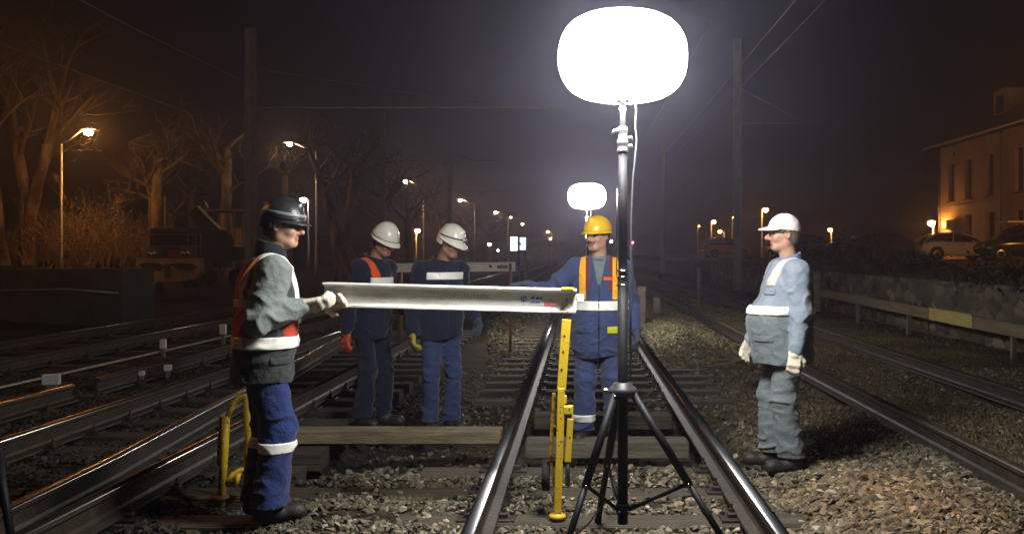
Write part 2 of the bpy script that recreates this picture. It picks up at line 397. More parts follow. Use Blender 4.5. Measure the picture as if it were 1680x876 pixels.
# ------------------------------------------------------------------ ballast stones (stuff)
def stone_variants(n, seed):
    out = []; g = np.random.default_rng(seed)
    for _ in range(n):
        bm = bmesh.new(); p = g.normal(size=(15, 3)); p /= np.linalg.norm(p, axis=1, keepdims=True); p *= g.uniform(0.72, 1.0, (15, 1)); p *= np.array([1, g.uniform(0.62, 0.9), g.uniform(0.45, 0.75)])
        for q in p: bm.verts.new(q)
        r_ = bmesh.ops.convex_hull(bm, input=bm.verts); bmesh.ops.delete(bm, geom=[e for e in r_['geom_unused'] if isinstance(e, bmesh.types.BMVert)], context='VERTS')
        bmesh.ops.triangulate(bm, faces=bm.faces); bm.verts.index_update()
        out.append((np.array([v.co[:] for v in bm.verts], np.float32), np.array([[v.index for v in f.verts] for f in bm.faces], np.int32))); bm.free()
    return out
SV = stone_variants(14, 5)
def scatter(name, xy, size, col, seed, sink=0.25, zfun=ground_h):
    g = np.random.default_rng(seed); n = len(xy); z = zfun(xy[:, :1], xy[:, 1:])[:, 0]
    a = g.uniform(0, 6.28, n); tl = g.normal(0, 0.5, (n, 2)); var = g.integers(0, len(SV), n); VV, FF, CC = [], [], []; base = 0
    for k, (v, f) in enumerate(SV):
        m = np.where(var == k)[0]
        if not len(m): continue
        c, s_ = np.cos(a[m]), np.sin(a[m]); o = np.zeros(len(m)); i1 = o + 1
        Rz_ = np.stack([np.stack([c, -s_, o], -1), np.stack([s_, c, o], -1), np.stack([o, o, i1], -1)], 1)
        cx, sx = np.cos(tl[m, 0]), np.sin(tl[m, 0]); cyy, sy = np.cos(tl[m, 1]), np.sin(tl[m, 1])
        Rx = np.stack([np.stack([i1, o, o], -1), np.stack([o, cx, -sx], -1), np.stack([o, sx, cx], -1)], 1)
        Ry = np.stack([np.stack([cyy, o, sy], -1), np.stack([o, i1, o], -1), np.stack([-sy, o, cyy], -1)], 1)
        RR = Rz_ @ Rx @ Ry
        w = np.einsum('nij,vj->nvi', RR, v) * size[m][:, None, None]
        w += np.stack([xy[m, 0], xy[m, 1], z[m] + size[m] * (0.55 - sink)], -1)[:, None, :]
        VV.append(w.reshape(-1, 3)); FF.append((f[None] + (np.arange(len(m)) * len(v))[:, None, None] + base).reshape(-1, 3)); base += len(m) * len(v)
        CC.append(np.repeat(col[m], len(v), 0))
    me = fast_mesh(name, np.concatenate(VV), [np.concatenate(FF)], False)
    cc = np.concatenate(CC).astype(np.float32); cc = np.concatenate([cc, np.ones((len(cc), 1), np.float32)], 1)
    ca = me.color_attributes.new('col', 'FLOAT_COLOR', 'POINT'); ca.data.foreach_set('color', cc.ravel())
    return link(name, me, M_STONE)
g = np.random.default_rng(77)
def is_timber(x, y):        # where the sleepers lie bare
    k = np.abs(((y - 4.02) / 0.6 + 0.5) % 1 - 0.5) * 0.6
    return (k < 0.115) & (((x > -1.15) & (x < 1.58)) | ((x < -0.9) & (x > -4.8)))
n = 64000
yy = 3.5 + 8.5 * g.uniform(0, 1, n) ** 1.25; xx = g.uniform(-0.66, 0.5, n) * yy * 1.02
yy[:11000] = g.normal(5.0, 0.85, 11000); xx[:11000] = g.normal(1.95, 0.42, 11000); xx[yy < 3.4] = 0.3
pile = np.exp(-((xx - 1.95) / 0.62) ** 2 - ((yy - 5.2) / 1.15) ** 2)
ridge = np.exp(-((xx - 1.7) / 0.6) ** 2) * (yy > 9)
keep = np.ones(n, bool)
tm = is_timber(xx, yy); keep &= ~(tm & (g.uniform(size=n) > 0.15))
for rx in (-0.53, 0.97, 2.75, 4.3): keep &= np.abs(xx - rx) > 0.10
for rx in (-2.66, -4.14, -5.1, -7.4): keep &= np.abs(xx - rx) > 0.11
keep &= ~((xx > -2.2) & (xx < 1.3) & (yy > 6.6) & (yy < 8.9) & (g.uniform(size=n) > 0.25))
keep &= ~((xx > 1.05) & (xx < 2.6) & (yy > 6.6) & (pile < 0.2) & (g.uniform(size=n) > 0.82))
keep &= xx < 6.5
xx, yy, pile = xx[keep], yy[keep], pile[keep]
size = g.uniform(0.016, 0.036, len(xx)) * (1 + 0.45 * pile) * np.where(g.uniform(size=len(xx)) > 0.93, 1.35, 1)
base = np.array([0.108, 0.088, 0.054]); tan = np.array([0.185, 0.122, 0.066]); grey = np.array([0.175, 0.155, 0.115])
u = g.uniform(size=(len(xx), 1)); vv = g.lognormal(0, 0.42, (len(xx), 1))
col = (base * (1 - u) + grey * u * 0.9) * vv
col = col * (1 - pile[:, None]) + (tan * (0.5 + 0.9 * u)) * vv * pile[:, None]
col = np.where((g.uniform(size=(len(xx), 1)) > 0.975), np.array([0.42, 0.38, 0.31]), col)
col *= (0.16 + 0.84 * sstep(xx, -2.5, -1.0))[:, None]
xy = np.stack([xx, yy], -1)
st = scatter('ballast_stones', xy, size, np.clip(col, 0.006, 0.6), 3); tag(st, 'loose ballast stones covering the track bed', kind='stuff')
n = 16000; yy = g.uniform(12, 30, n); xx = g.uniform(-0.1, 0.2, n) * yy; xx = np.where(g.uniform(size=n) > 0.5, g.uniform(1.15, 2.5, n), xx)
k_ = (np.abs(xx + 0.53) > 0.1) & (np.abs(xx - 0.97) > 0.1) & (np.abs(xx - 2.75) > 0.1) & (xx < 6.4); xx, yy = xx[k_], yy[k_]
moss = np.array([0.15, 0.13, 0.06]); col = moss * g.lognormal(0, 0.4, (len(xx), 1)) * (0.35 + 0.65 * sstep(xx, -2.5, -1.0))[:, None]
st2 = scatter('far_ballast_stones', np.stack([xx, yy], -1), g.uniform(0.03, 0.055, len(xx)), col, 4); tag(st2, 'distant mossy ballast stones between the tracks', kind='stuff')

# ------------------------------------------------------------------ grass, weeds and dead leaves (stuff)
def blades(name, pts, hmin, hmax, m, seed, w=0.006):
    g = np.random.default_rng(seed); n = len(pts); z = ground_h(pts[:, :1], pts[:, 1:])[:, 0]
    a = g.uniform(0, 6.28, n); h = g.uniform(hmin, hmax, n); ln = g.normal(0, 0.45, (n, 2)) * h[:, None]
    d = np.stack([np.cos(a), np.sin(a), a * 0], -1) * w; b = np.stack([pts[:, 0], pts[:, 1], z], -1)
    mid = b + np.stack([ln[:, 0] * 0.35, ln[:, 1] * 0.35, h * 0.6], -1); tip = b + np.stack([ln[:, 0], ln[:, 1], h], -1)
    V = np.stack([b - d, b + d, mid + d * 0.7, mid - d * 0.7, tip], 1).reshape(-1, 3); o = (np.arange(n) * 5)[:, None]
    me = fast_mesh(name, V, [o + np.array([0, 1, 2, 3]), o + np.array([3, 2, 4])], False)
    return link(name, me, m)
M_WEED = mat('dry_weed', (0.085, 0.07, 0.03), 0.9, col2=(0.22, 0.165, 0.08), scale=2.5)
n = 15000; y = 5.8 + 20 * g.uniform(size=n) ** 1.7; x = np.where(g.uniform(size=n) > 0.45, g.normal(3.5, 0.38, n), np.where(g.uniform(size=n) > 0.6, g.uniform(4.5, 6.6, n), g.normal(2.05, 0.3, n)))
k_ = (np.abs(x - 2.75) > 0.12) & (np.abs(x - 4.3) > 0.12) & (x > 1.3) & (x < 6.6) & ~((y < 6.9) & (x < 2.7))
tag(blades('weeds', np.stack([x, y], -1)[k_], 0.02, 0.09, M_WEED, 8), 'short dry weeds between the right tracks', kind='stuff')
n = 15000; y = 8 + 45 * g.uniform(size=n) ** 1.4; x = 7.0 + 1.9 * g.uniform(size=n)
tag(blades('grass_bank', np.stack([x, y], -1), 0.04, 0.17, mat('rough_grass', (0.018, 0.02, 0.008), 0.9, col2=(0.07, 0.058, 0.025), scale=0.8), 9, 0.012), 'rough grass growing on the bank above the stone wall', kind='stuff')

# ------------------------------------------------------------------ rails
RAILP = [(-0.036, 0.165), (-0.032, 0.170), (-0.018, 0.1735), (0, 0.1745), (0.018, 0.1735), (0.032, 0.170), (0.036, 0.163), (0.036, 0.140), (0.011, 0.125), (0.008, 0.05), (0.02, 0.032), (0.072, 0.018), (0.075, 0.003),
         (-0.075, 0.003), (-0.072, 0.018), (-0.02, 0.032), (-0.008, 0.05), (-0.011, 0.125), (-0.036, 0.140)]
def rail(pts, label, group=None, scale=1.0, z=0.0, mats=None):
    """profile swept along pts [(x,y)...]"""
    n = len(RAILP); V = []; F = []; mi = []
    for x, y in pts: V += [(x + px_ * scale, y, z + pz_ * scale) for px_, pz_ in RAILP]
    for i in range(len(pts) - 1):
        for k in range(n): F.append((i * n + k, i * n + (k + 1) % n, (i + 1) * n + (k + 1) % n, (i + 1) * n + k)); mi.append(0 if k < 6 else 1)
    F += [tuple(range(n)), tuple(reversed(range((len(pts) - 1) * n, len(pts) * n)))]; mi += [1, 1]
    me = bpy.data.meshes.new('rail'); me.from_pydata(V, [], F); me.polygons.foreach_set('material_index', mi)
    bm = bmesh.new(); bm.from_mesh(me); bmesh.ops.recalc_face_normals(bm, faces=bm.faces)
    for f in bm.faces: f.smooth = f.material_index == 0
    bm.to_mesh(me); bm.free()
    return tag(link('rail', me, mats or [M_STEEL, M_RUST]), label, 'rail', group)
def straight(x, y0=2.6, y1=160): return [(x, y0), (x, (y0 + y1) / 2), (x, y1)]
M_STEELD = mat('dull_rail_steel', (0.34, 0.30, 0.26), 0.24, 0.95, var=0.3, scale=10, stretch=(1, 0.1, 1))
M_RUSTR = mat('rusty_railhead', (0.085, 0.065, 0.05), 0.5, 0.4, var=0.3, scale=10)
rail(straight(-0.53), 'shiny left rail of the centre track, just left of the yellow post', 'running rails')
rail(straight(0.97), 'shiny right rail of the centre track, passing right of the tripod', 'running rails')
rail(straight(-2.66), 'rail of the left track nearest to the man in blue trousers', 'running rails', mats=[M_STEELD, M_RUST])
rail([(-2.95, 2.6), (-2.97, 4), (-3.05, 6), (-3.3, 9), (-3.75, 14), (-4.5, 22), (-5.1, 30), (-5.4, 60)], 'curved switch rail swinging away between the two left rails', 'running rails', mats=[M_STEEL, M_RUST])
rail(straight(-4.14), 'second rail of the left track, left of the curved switch rail', 'running rails', mats=[M_STEELD, M_RUST])
rail([(-5.20, 2.6), (-5.16, 9.3)], 'dull siding rail at left that ends at a gap near the white marker blocks', 'running rails', mats=[M_STEELD, M_RUST])
rail([(-5.15, 9.75), (-5.12, 30), (-5.1, 90)], 'siding rail continuing beyond the gap in the left rails', 'running rails', mats=[M_STEELD, M_RUST])
rail(straight(-7.2), 'inner rail of the far left siding', 'running rails', mats=[M_STEELD, M_RUST])
rail(straight(-8.75), 'outer rail of the far left siding, beside the dark loading block', 'running rails', mats=[M_STEELD, M_RUST])
rail(straight(2.75, 3), 'rusty left rail of the right track, beside the heap of tan ballast', 'running rails', mats=[M_RUSTR, M_RUST])
rail(straight(4.3, 3), 'rusty right rail of the right track, nearest to the stone wall', 'running rails', mats=[M_RUSTR, M_RUST])

# ------------------------------------------------------------------ sleepers (one thing each, fastenings are its parts)
def sleeper(x0, x1, y, label, group, rails, z=-0.014, w=0.23, wood=None):
    t = thing('sleeper', (0, y, z), label, 'sleeper', 0, group)
    m = MB(); L_ = x1 - x0; nseg = max(2, int(L_ / 0.3)); P = []
    for i in range(nseg + 1):
        x = x0 + L_ * i / nseg; e = rnd.uniform(-.006, .006); f = rnd.uniform(-.006, .006); tz = rnd.uniform(-.006, .004)
        P.append([(x, -w / 2 + e, -0.14), (x, -w / 2 + e, tz - 0.012), (x, -w / 2 + 0.014 + e, tz), (x, w / 2 - 0.014 + f, tz), (x, w / 2 + f, tz - 0.012), (x, w / 2 + f, -0.14)])
    vs = [p for r_ in P for p in r_]; fs = [(i * 6 + k, i * 6 + (k + 1) % 6, i * 6 + 6 + (k + 1) % 6, i * 6 + 6 + k) for i in range(nseg) for k in range(6)]
    fs += [tuple(range(6)), tuple(range(nseg * 6, nseg * 6 + 6))]
    m._add(vs, fs); m.build('timber', wood or M_SLEEPER, t)
    for rx in rails:
        p = MB(); p.box((rx, 0, 0.007), (0.33, 0.15, 0.016), ch=0.003)
        for sx in (-1, 1):
            p.box((rx + sx * 0.098, 0, 0.028), (0.055, 0.06, 0.028), ch=0.006); p.lathe([(0.017, 0), (0.017, 0.022), (0.008, 0.024), (0.008, 0.05)], (rx + sx * 0.10, 0, 0.04), 6, smooth=False)
            p.lathe([(0.014, 0), (0.014, 0.018), (0.001, 0.02)], (rx + sx * 0.145, 0.04, 0.014), 6, smooth=False)
        p.build('rail_fastening', M_RUST, t)
    return t
for i in range(4): sleeper(-4.75 + 0.05 * i, 1.55, 4.02 + 0.6 * i, 'long dark turnout timber lying across both near tracks', 'turnout timbers', (-0.53, 0.97, -2.66, -4.14))
s0 = sleeper(-1.08, 1.55, 9.45, 'dark wooden sleeper under the centre track', 'sleepers of the centre track', (-0.53, 0.97))
for i in range(1, 22): dup(s0, (0, 9.45 + 0.6 * i, 0))
s1 = sleeper(-4.75, -1.95, 6.42, 'dark wooden sleeper under the left track', 'sleepers of the left track', (-2.66, -4.14), wood=M_DARKWOOD)
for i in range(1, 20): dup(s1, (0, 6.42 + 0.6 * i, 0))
s2 = sleeper(-1.1, 1.55, 6.42, 'worn sleeper of the centre track at the near edge of the dug pit', 'sleepers at the pit', (-0.53, 0.97), z=-0.02)
s3 = sleeper(-9.3, -4.85, 6.0, 'dark sleeper under the far left sidings', 'sleepers of the sidings', (-5.16, -7.2, -8.75), wood=M_DARKWOOD)
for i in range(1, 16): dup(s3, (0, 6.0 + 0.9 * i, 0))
# the pale new bearer lying over the pit, and its short neighbour between the rails
def timber(x0, x1, y, z, w, h, name, label, m):
    t = MB(); t.box(((x0 + x1) / 2, y, z + h / 2), (x1 - x0, w, h), ch=0.008); return tag(t.build(name, m), label, 'timber')
timber(atx(476, 7.2), atx(822, 7.2), 7.3, gz(-1.4, 7.3) + 0.02 if False else atz(729, 7.2), 0.20, 0.108, 'bearer', 'pale new wooden bearer lying across the dug pit left of the centre track', M_PALEWOOD)
timber(-0.42, 0.86, 7.25, -0.10, 0.24, 0.13, 'bearer', 'short grey wooden bearer between the centre rails behind the yellow post', mat('grey_timber', (0.06, 0.055, 0.04), 0.85, col2=(0.15, 0.135, 0.10), scale=4, bump=0.6, stretch=(0.5, 3, 3)))
timber(-0.42, 0.86, 8.6, -0.13, 0.24, 0.13, 'bearer', 'short dark bearer between the centre rails at the far edge of the pit', M_SLEEPER)

# cable of markers in the left sidings
m = MB(); m.poly([(-6.25, 4, 0.06), (-6.2, 9, 0.07), (-6.1, 14, 0.07), (-6.0, 26, 0.07)], 0.018, 8); tag(m.build('point_rod', M_GALV), 'thin grey point rod running between the left siding rails', 'rod')
for px, py, wd, ht, lb in ((85, 622, 26, 17, 'white marker block nearest the left edge'), (268, 564, 9, 15, 'small white marker post in the middle of the point rod'), (366, 540, 10, 16, 'white marker post behind the back of the man in blue trousers'), (232, 612, 10, 8, 'grey marker block beside the siding rail, left of its twin'), (276, 603, 11, 10, 'grey marker block beside the siding rail, right of its twin')):
    Yd = CH * FPX / (py + ht - VY + 6); p = at(px, py, Yd); k = Yd / FPX
    t = thing('marker_block', (p.x, Yd, 0.0), lb, 'marker', 0.15)
    m = MB(); m.box((0, 0, p.z / 2 - 0.03), (wd * k * 0.55, 0.05, p.z + 0.0)); m.build('foot', M_MAST, t)
    m = MB(); m.box((0, -0.01, p.z), (wd * k, 0.07, ht * k), ch=0.006); m.build('head', M_WHITEP, t)
# thin dark pole cut by the left frame edge
m = MB(); m.tube(at(21, 900, 4.6), at(-6, 730, 4.75), 0.021, n=12); m.tube(at(21, 900, 4.6) - Vector((0, 0, 0.02)), at(20, 890, 4.6), 0.03, n=12)
tag(m.build('tripod_leg_pole', M_BLACK), 'thin leaning black pole at the lower left corner', 'pole')
# ------------------------------------------------------------------ balloon light on its tripod
def balloon_light(loc, label, cable=True):
    t = thing('balloon_light', loc, label, 'balloon light', 0, 'balloon work lights')
    prof = []; Rb, Hb = 0.355, 0.234; zc = 2.575
    for i in range(15):
        th = -math.pi / 2 + math.pi * i / 14; e = 0.52
        c_, s_ = math.cos(th), math.sin(th)
        prof.append((max(0.012, Rb * abs(c_) ** e), zc + Hb * (abs(s_) ** 0.94) * (1 if s_ > 0 else -1)))
    m = MB(); m.lathe(prof, n=28); m.build('envelope', M_BALLOON, t)
    m = MB(); m.lathe([(0.060, 2.332), (0.074, 2.334), (0.074, 2.352), (0.06, 2.354)], n=24)
    for q in range(8): m.box((0.062 * math.cos(q * .785), 0.062 * math.sin(q * .785), 2.326), (0.02, 0.012, 0.012))
    m.build('base_disc', M_WHITEP, t)
    m = MB(); m.tube((0, 0, 2.19), (0, 0, 2.335), 0.0155, n=14); m.tube((0, 0, 2.275), (0, 0, 2.30), 0.019, n=14); m.build('neck_tube', M_SILVER, t)
    m = MB(); m.lathe([(0.020, 2.195), (0.028, 2.19), (0.030, 2.17), (0.026, 2.165), (0.027, 2.12), (0.033, 2.118), (0.033, 2.10), (0.029, 2.095), (0.029, 2.07), (0.032, 2.068), (0.032, 2.058), (0.024, 2.056)], n=20)
    m.build('clamp', M_SILVER, t)
    m = MB(); m.poly([(-0.02, -0.01, 2.175), (-0.045, -0.012, 2.17), (-0.06, -0.012, 2.155)], [0.011, 0.011, 0.006], 8); m.build('clamp_lever', M_SILVER, t)
    for z in (2.13, 2.085): m = MB(); m.poly([(0.025, -0.01, z), (0.045, -0.012, z + 0.006), (0.055, -0.012, z - 0.008)], [0.009, 0.009, 0.005], 8); m.build('clamp_wingnut', M_SILVER, t)
    m = MB(); m.tube((0, 0, 1.36), (0, 0, 2.06), 0.0245, n=16); m.build('upper_mast', M_BLACK, t)
    m = MB(); m.tube((0, 0, 0.02), (0, 0, 1.37), 0.0285, n=16); m.build('lower_mast', M_BLACK, t)
    m = MB()
    for z in (1.405, 1.37, 1.325): m.lathe([(0.0335, z - 0.006), (0.0355, z - 0.003), (0.0355, z + 0.003), (0.0335, z + 0.006)], n=18)
    m.build('mast_rings', M_CHROME, t)
    m = MB(); m.tube((-0.034, -0.012, 1.38), (-0.031, -0.012, 1.85), 0.004, n=6); m.build('guide_rod', M_CHROME, t)
    m = MB(); m.lathe([(0.035, 0.795), (0.052, 0.79), (0.056, 0.775), (0.075, 0.765), (0.082, 0.742), (0.070, 0.725), (0.035, 0.72)], n=18); m.build('collar', mat('dark_collar', (0.09, 0.09, 0.10), 0.4, 0.4), t)
    m = MB(); m.box((-0.095, -0.02, 0.745), (0.03, 0.035, 0.04), ch=0.006); m.tube((-0.075, -0.02, 0.745), (-0.11, -0.02, 0.745), 0.01, n=8); m.build('collar_knob', M_SILVER, t)
    hub = Vector((0, 0, 0.10))
    for (fx, fy, fz) in ((-0.335, -0.33, -0.09), (0.575, -0.27, -0.09), (-0.125, 0.50, -0.11)):
        d = Vector((fx, fy, 0)).normalized(); a = d * 0.062 + Vector((0, 0, 0.735)); f = Vector((fx, fy, fz))
        m = MB(); m.tube(a, a.lerp(f, 0.56), 0.0225, n=12); m.tube(a.lerp(f, 0.54), f, 0.0185, n=12); m.ball(f, (0.024, 0.024, 0.02), 10); lg = m.build('leg', M_BLACK, t)
        p = a.lerp(f, 0.55); m = MB(); m.tube(p, hub + d * 0.035, 0.011, n=8); m.build('brace', M_BLACK, t)
        m = MB(); m.tube(p + Vector((0, -0.024, 0)), p + Vector((0, -0.03, 0)), 0.007, n=8); m.tube(a + Vector((0, -0.022, -0.01)), a + Vector((0, -0.03, -0.01)), 0.007, n=8)
        m.tube(hub + d * 0.03 + Vector((0, -0.03, 0)), hub + d * 0.03 + Vector((0, -0.036, 0)), 0.006, n=8); m.build('bolts', M_CHROME, lg)
    m = MB(); m.lathe([(0.036, 0.075), (0.038, 0.085), (0.038, 0.125), (0.036, 0.13)], n=14); m.build('brace_hub', M_BLACK, t)
    m = MB(); m.poly([(0.066, -0.02, 2.34), (0.072, -0.025, 2.28), (0.066, -0.03, 2.2), (0.075, -0.03, 2.12), (0.066, -0.03, 2.02), (0.054, -0.03, 1.9), (0.046, -0.03, 1.7), (0.043, -0.03, 1.5), (0.042, -0.03, 1.2), (0.041, -0.03, 0.82)], 0.0052, 7); m.build('power_cable', mat('grey_cable', (0.16, 0.16, 0.16), 0.6), t)
    return t
BX, BY = 0.2245, 4.7
bl = balloon_light((BX, BY, 0.096), 'large glowing balloon light on a black tripod between the centre rails')
dup(bl, (atx(963, 16.1), 16.1, 0.096), R(40), 'smaller looking glowing balloon light far behind the yellow helmet')
for o_ in C.objects:
    if o_.get('category') == 'balloon light': o_.scale = (0.936,) * 3
m = MB(); m.poly([(0.16, 5.35, 0.35), (0.20, 5.2, 0.12), (0.13, 5.1, 0.10), (0.05, 4.95, 0.04), (-0.02, 4.85, 0.012), (0.02, 4.7, 0.012), (0.10, 4.5, 0.012)], 0.006, 6); tag(m.build('loose_cord', M_BLACK), 'thin loose cord hanging among the tripod legs', 'cord')

# ------------------------------------------------------------------ aluminium beam and its yellow legs
def ibeam(x0, z0, x1, z1, y, h, label):
    """z0, z1: top edge heights at the two ends"""
    L_ = math.hypot(x1 - x0, z1 - z0); an = -math.atan2(z1 - z0, x1 - x0)
    t = thing('beam', (x0, y, z0), label, 'beam'); t.rotation_euler = (0, an, 0)
    w, tf, r_ = 0.055, 0.012, 0.010
    pr = [(-w, 0), (w, 0), (w, -tf), (0.006 + r_, -tf - 0.004), (0.006, -tf - r_ - .004), (0.006, -h + tf + r_ + .004), (0.006 + r_, -h + tf + .004), (w, -h + tf), (w, -h), (-w, -h), (-w, -h + tf), (-0.006 - r_, -h + tf + .004), (-0.006, -h + tf + r_ + .004), (-0.006, -tf - r_ - .004), (-0.006 - r_, -tf - 0.004), (-w, -tf)]
    m = MB(); m.prism(pr, 0, L_, lambda a, b, c: (c, a, b)); m.build('profile', M_ALU, t, 0.002)
    return t, L_
beam, BL = ibeam(-1.474, atz(464, 5.2), atx(946, 5.2), atz(475, 5.2), 5.30, 0.138, 'long pale aluminium beam held level by the workers across the picture')
M_BLUE = mat('sticker_blue', (0.02, 0.05, 0.22), 0.5); M_STRED = mat('sticker_red', (0.55, 0.08, 0.07), 0.5, var=0.25, scale=60); M_STW = mat('sticker_white', (0.72, 0.74, 0.76), 0.5)
fy = -0.0075
def disc(m, x, z, r_, y, y2, n=20, squash=1.0): m.prism([(x + r_ * math.cos(2 * math.pi * k / n), z + squash * r_ * math.sin(2 * math.pi * k / n)) for k in range(n)], y, y2, lambda a, b, c: (a, c, b))
xs_ = BL - (946 - 858) / FPX * 5.2; zz = -0.066
m = MB(); disc(m, xs_, zz, 0.0175, fy, fy - 0.0015); sk = m.build('warning_disc', M_BLUE, beam)
m = MB(); disc(m, xs_, zz, 0.0125, fy - 0.0016, fy - 0.0025); m.build('disc_field', M_STW, sk)
m = MB(); disc(m, xs_, zz + 0.004, 0.0045, fy - 0.0026, fy - 0.0034, 10); m.box((xs_, fy - 0.003, zz - 0.005), (0.009, 0.001, 0.008)); m.build('disc_symbol', M_BLUE, sk)
x2 = BL - (946 - 877) / FPX * 5.2
m = MB(); m.box((x2 + 0.002, fy - 0.0008, -0.082), (0.076, 0.0015, 0.034)); st_ = m.build('pictogram_label', M_STW, beam)
m = MB(); disc(m, x2 - 0.012, -0.062, 0.011, fy, fy - 0.0015); disc(m, x2 + 0.014, -0.062, 0.010, fy, fy - 0.0015); disc(m, x2 + 0.034, -0.062, 0.009, fy, fy - 0.0015)
for x in (-0.014, 0.016):      # arc shaped symbols on the lower label
    m.prism([(x2 + x + 0.012 * math.cos(q), -0.090 + 0.012 * math.sin(q)) for q in np.linspace(0, math.pi, 9)] + [(x2 + x + 0.006 * math.cos(q), -0.090 + 0.006 * math.sin(q)) for q in np.linspace(math.pi, 0, 9)], fy - 0.0017, fy - 0.003, lambda a, b, c: (a, c, b))
m.box((x2 + 0.003, fy - 0.0022, -0.084), (0.012, 0.001, 0.004))
m.build('pictograms', M_BLUE, st_)
x3 = BL - (946 - 903) / FPX * 5.2
m = MB(); m.box((x3, fy - 0.0008, -0.0925), (0.074, 0.0016, 0.021)); rl = m.build('red_label', M_STRED, beam)
m = MB()
for k in range(5): m.box((x3 - 0.026 + 0.0125 * k, fy - 0.002, -0.0925 + 0.002 * (k % 2)), (0.008, 0.0012, 0.006))
m.build('label_marks', mat('sticker_pink', (0.62, 0.35, 0.33), 0.5), rl)
m = MB(); m.prism([(x3 - 0.016, -0.079), (x3 + 0.016, -0.079), (x3, -0.056)], fy, fy - 0.0014, lambda a, b, c: (a, c, b)); m.build('warning_triangle', mat('sticker_olive', (0.30, 0.27, 0.08), 0.5), beam)
x4 = BL - 0.035
m = MB(); m.box((x4 - 0.02, fy - 0.004, -0.065), (0.012, 0.010, 0.02), ch=0.002); m.box((x4 + 0.012, fy - 0.004, -0.068), (0.012, 0.008, 0.03), ch=0.002); m.build('end_fittings', M_GALV, beam)
m = MB()
for k in range(16): m.box((BL - 0.80 + 0.019 * k, fy, -0.058 - 0.004 * math.sin(k * 2.1)), (0.006, 0.001, 0.020 + 0.012 * rnd.random()), rot=Matrix.Rotation(rnd.uniform(-.5, .5), 3, 'Y'))
m.build('chalk_scribble', mat('yellow_chalk', (0.60, 0.52, 0.22), 0.9), beam)
m = MB()
for x in (BL - 0.14, BL - 0.05): m.tube((x, -0.054, -0.131), (x, -0.060, -0.131), 0.004, n=8)
m.build('rivets', M_GALV, beam)

def yellow_leg():
    top, bot = at(930, 470, 5.2), at(914.5, 843, 5.16)
    t = thing('yellow_post', (bot.x, bot.y, 0), 'bright yellow jacking post with a round foot under the right end of the beam', 'jacking post')
    o = Vector((bot.x, bot.y, 0)); P = lambda px, py, dy=0.0: at(px, py, 5.2 + dy) - o
    m = MB()
    def strip(pa, pb, w, d, mb): 
        a, b = pa, pb; v = (b - a); L_ = v.length; q = Vector((0, 0, 1)).rotation_difference(v.normalized()).to_matrix(); mb.box((a + b) / 2, (w, d, L_), rot=q, ch=0.003)
    strip(P(929.5, 524), P(921, 640), 0.052, 0.034, m); strip(P(921, 636), P(915, 840), 0.042, 0.04, m); m.build('post', M_YELLOW, t)
    m = MB()
    for px, py in ((926, 551), (924, 577), (921.5, 606)): c = P(px, py, -0.0155); m.tube(c, c + Vector((0, -0.004, 0)), 0.0065, n=10)
    m.build('pin_holes', M_RUBBER, t)
    m = MB(); b = P(914.5, 838); b.z = 0.012; m.lathe([(0.046, -0.012), (0.050, -0.004), (0.046, 0.008), (0.018, 0.016), (0.018, 0.03)], b, 20); m.build('foot', M_YELLOW, t)
    m = MB(); strip(P(909, 645, 0.06), P(903, 755, 0.06), 0.022, 0.03, m); strip(P(903, 750, 0.06), P(910, 800, 0.06), 0.018, 0.02, m); strip(P(908, 700, 0.05), P(918, 700, 0.03), 0.018, 0.02, m); strip(P(906, 748, 0.05), P(918, 752, 0.03), 0.018, 0.02, m); m.build('rear_bracket', M_YELLOW2, t)
    m = MB(); m.box(P(932, 672), (0.058, 0.045, 0.05), ch=0.005); m.box(P(927, 655), (0.02, 0.03, 0.05), ch=0.005); m.build('clamp_block', M_YELLOW, t)
    m = MB(); strip(P(936, 686), P(931.5, 757), 0.036, 0.036, m); m.build('jack_sleeve', M_YELLOW, t)
    m = MB(); m.tube(P(932, 757), P(931, 796), 0.0145, n=12); m.build('jack_rod', mat('dull_steel', (0.12, 0.12, 0.12), 0.35, 0.8), t)
    m = MB(); c = P(895, 780, 0.10); m.tube(c + Vector((-0.02, 0, 0)), c + Vector((0.025, 0, 0)), 0.085, n=20); m.build('roller', M_RUBBER, t)
    m = MB(); m.box(P(931, 473.5, 0.05), (0.075, 0.125, 0.012), ch=0.003); m.build('top_bracket', M_YELLOW, t)
    return t
yellow_leg()
m = MB(); c = at(952, 489, 5.2); m.box(c, (0.04, 0.03, 0.046), ch=0.004); tag(m.build('end_block', M_WHITEP), 'small white plastic block at the right end of the beam', 'block')

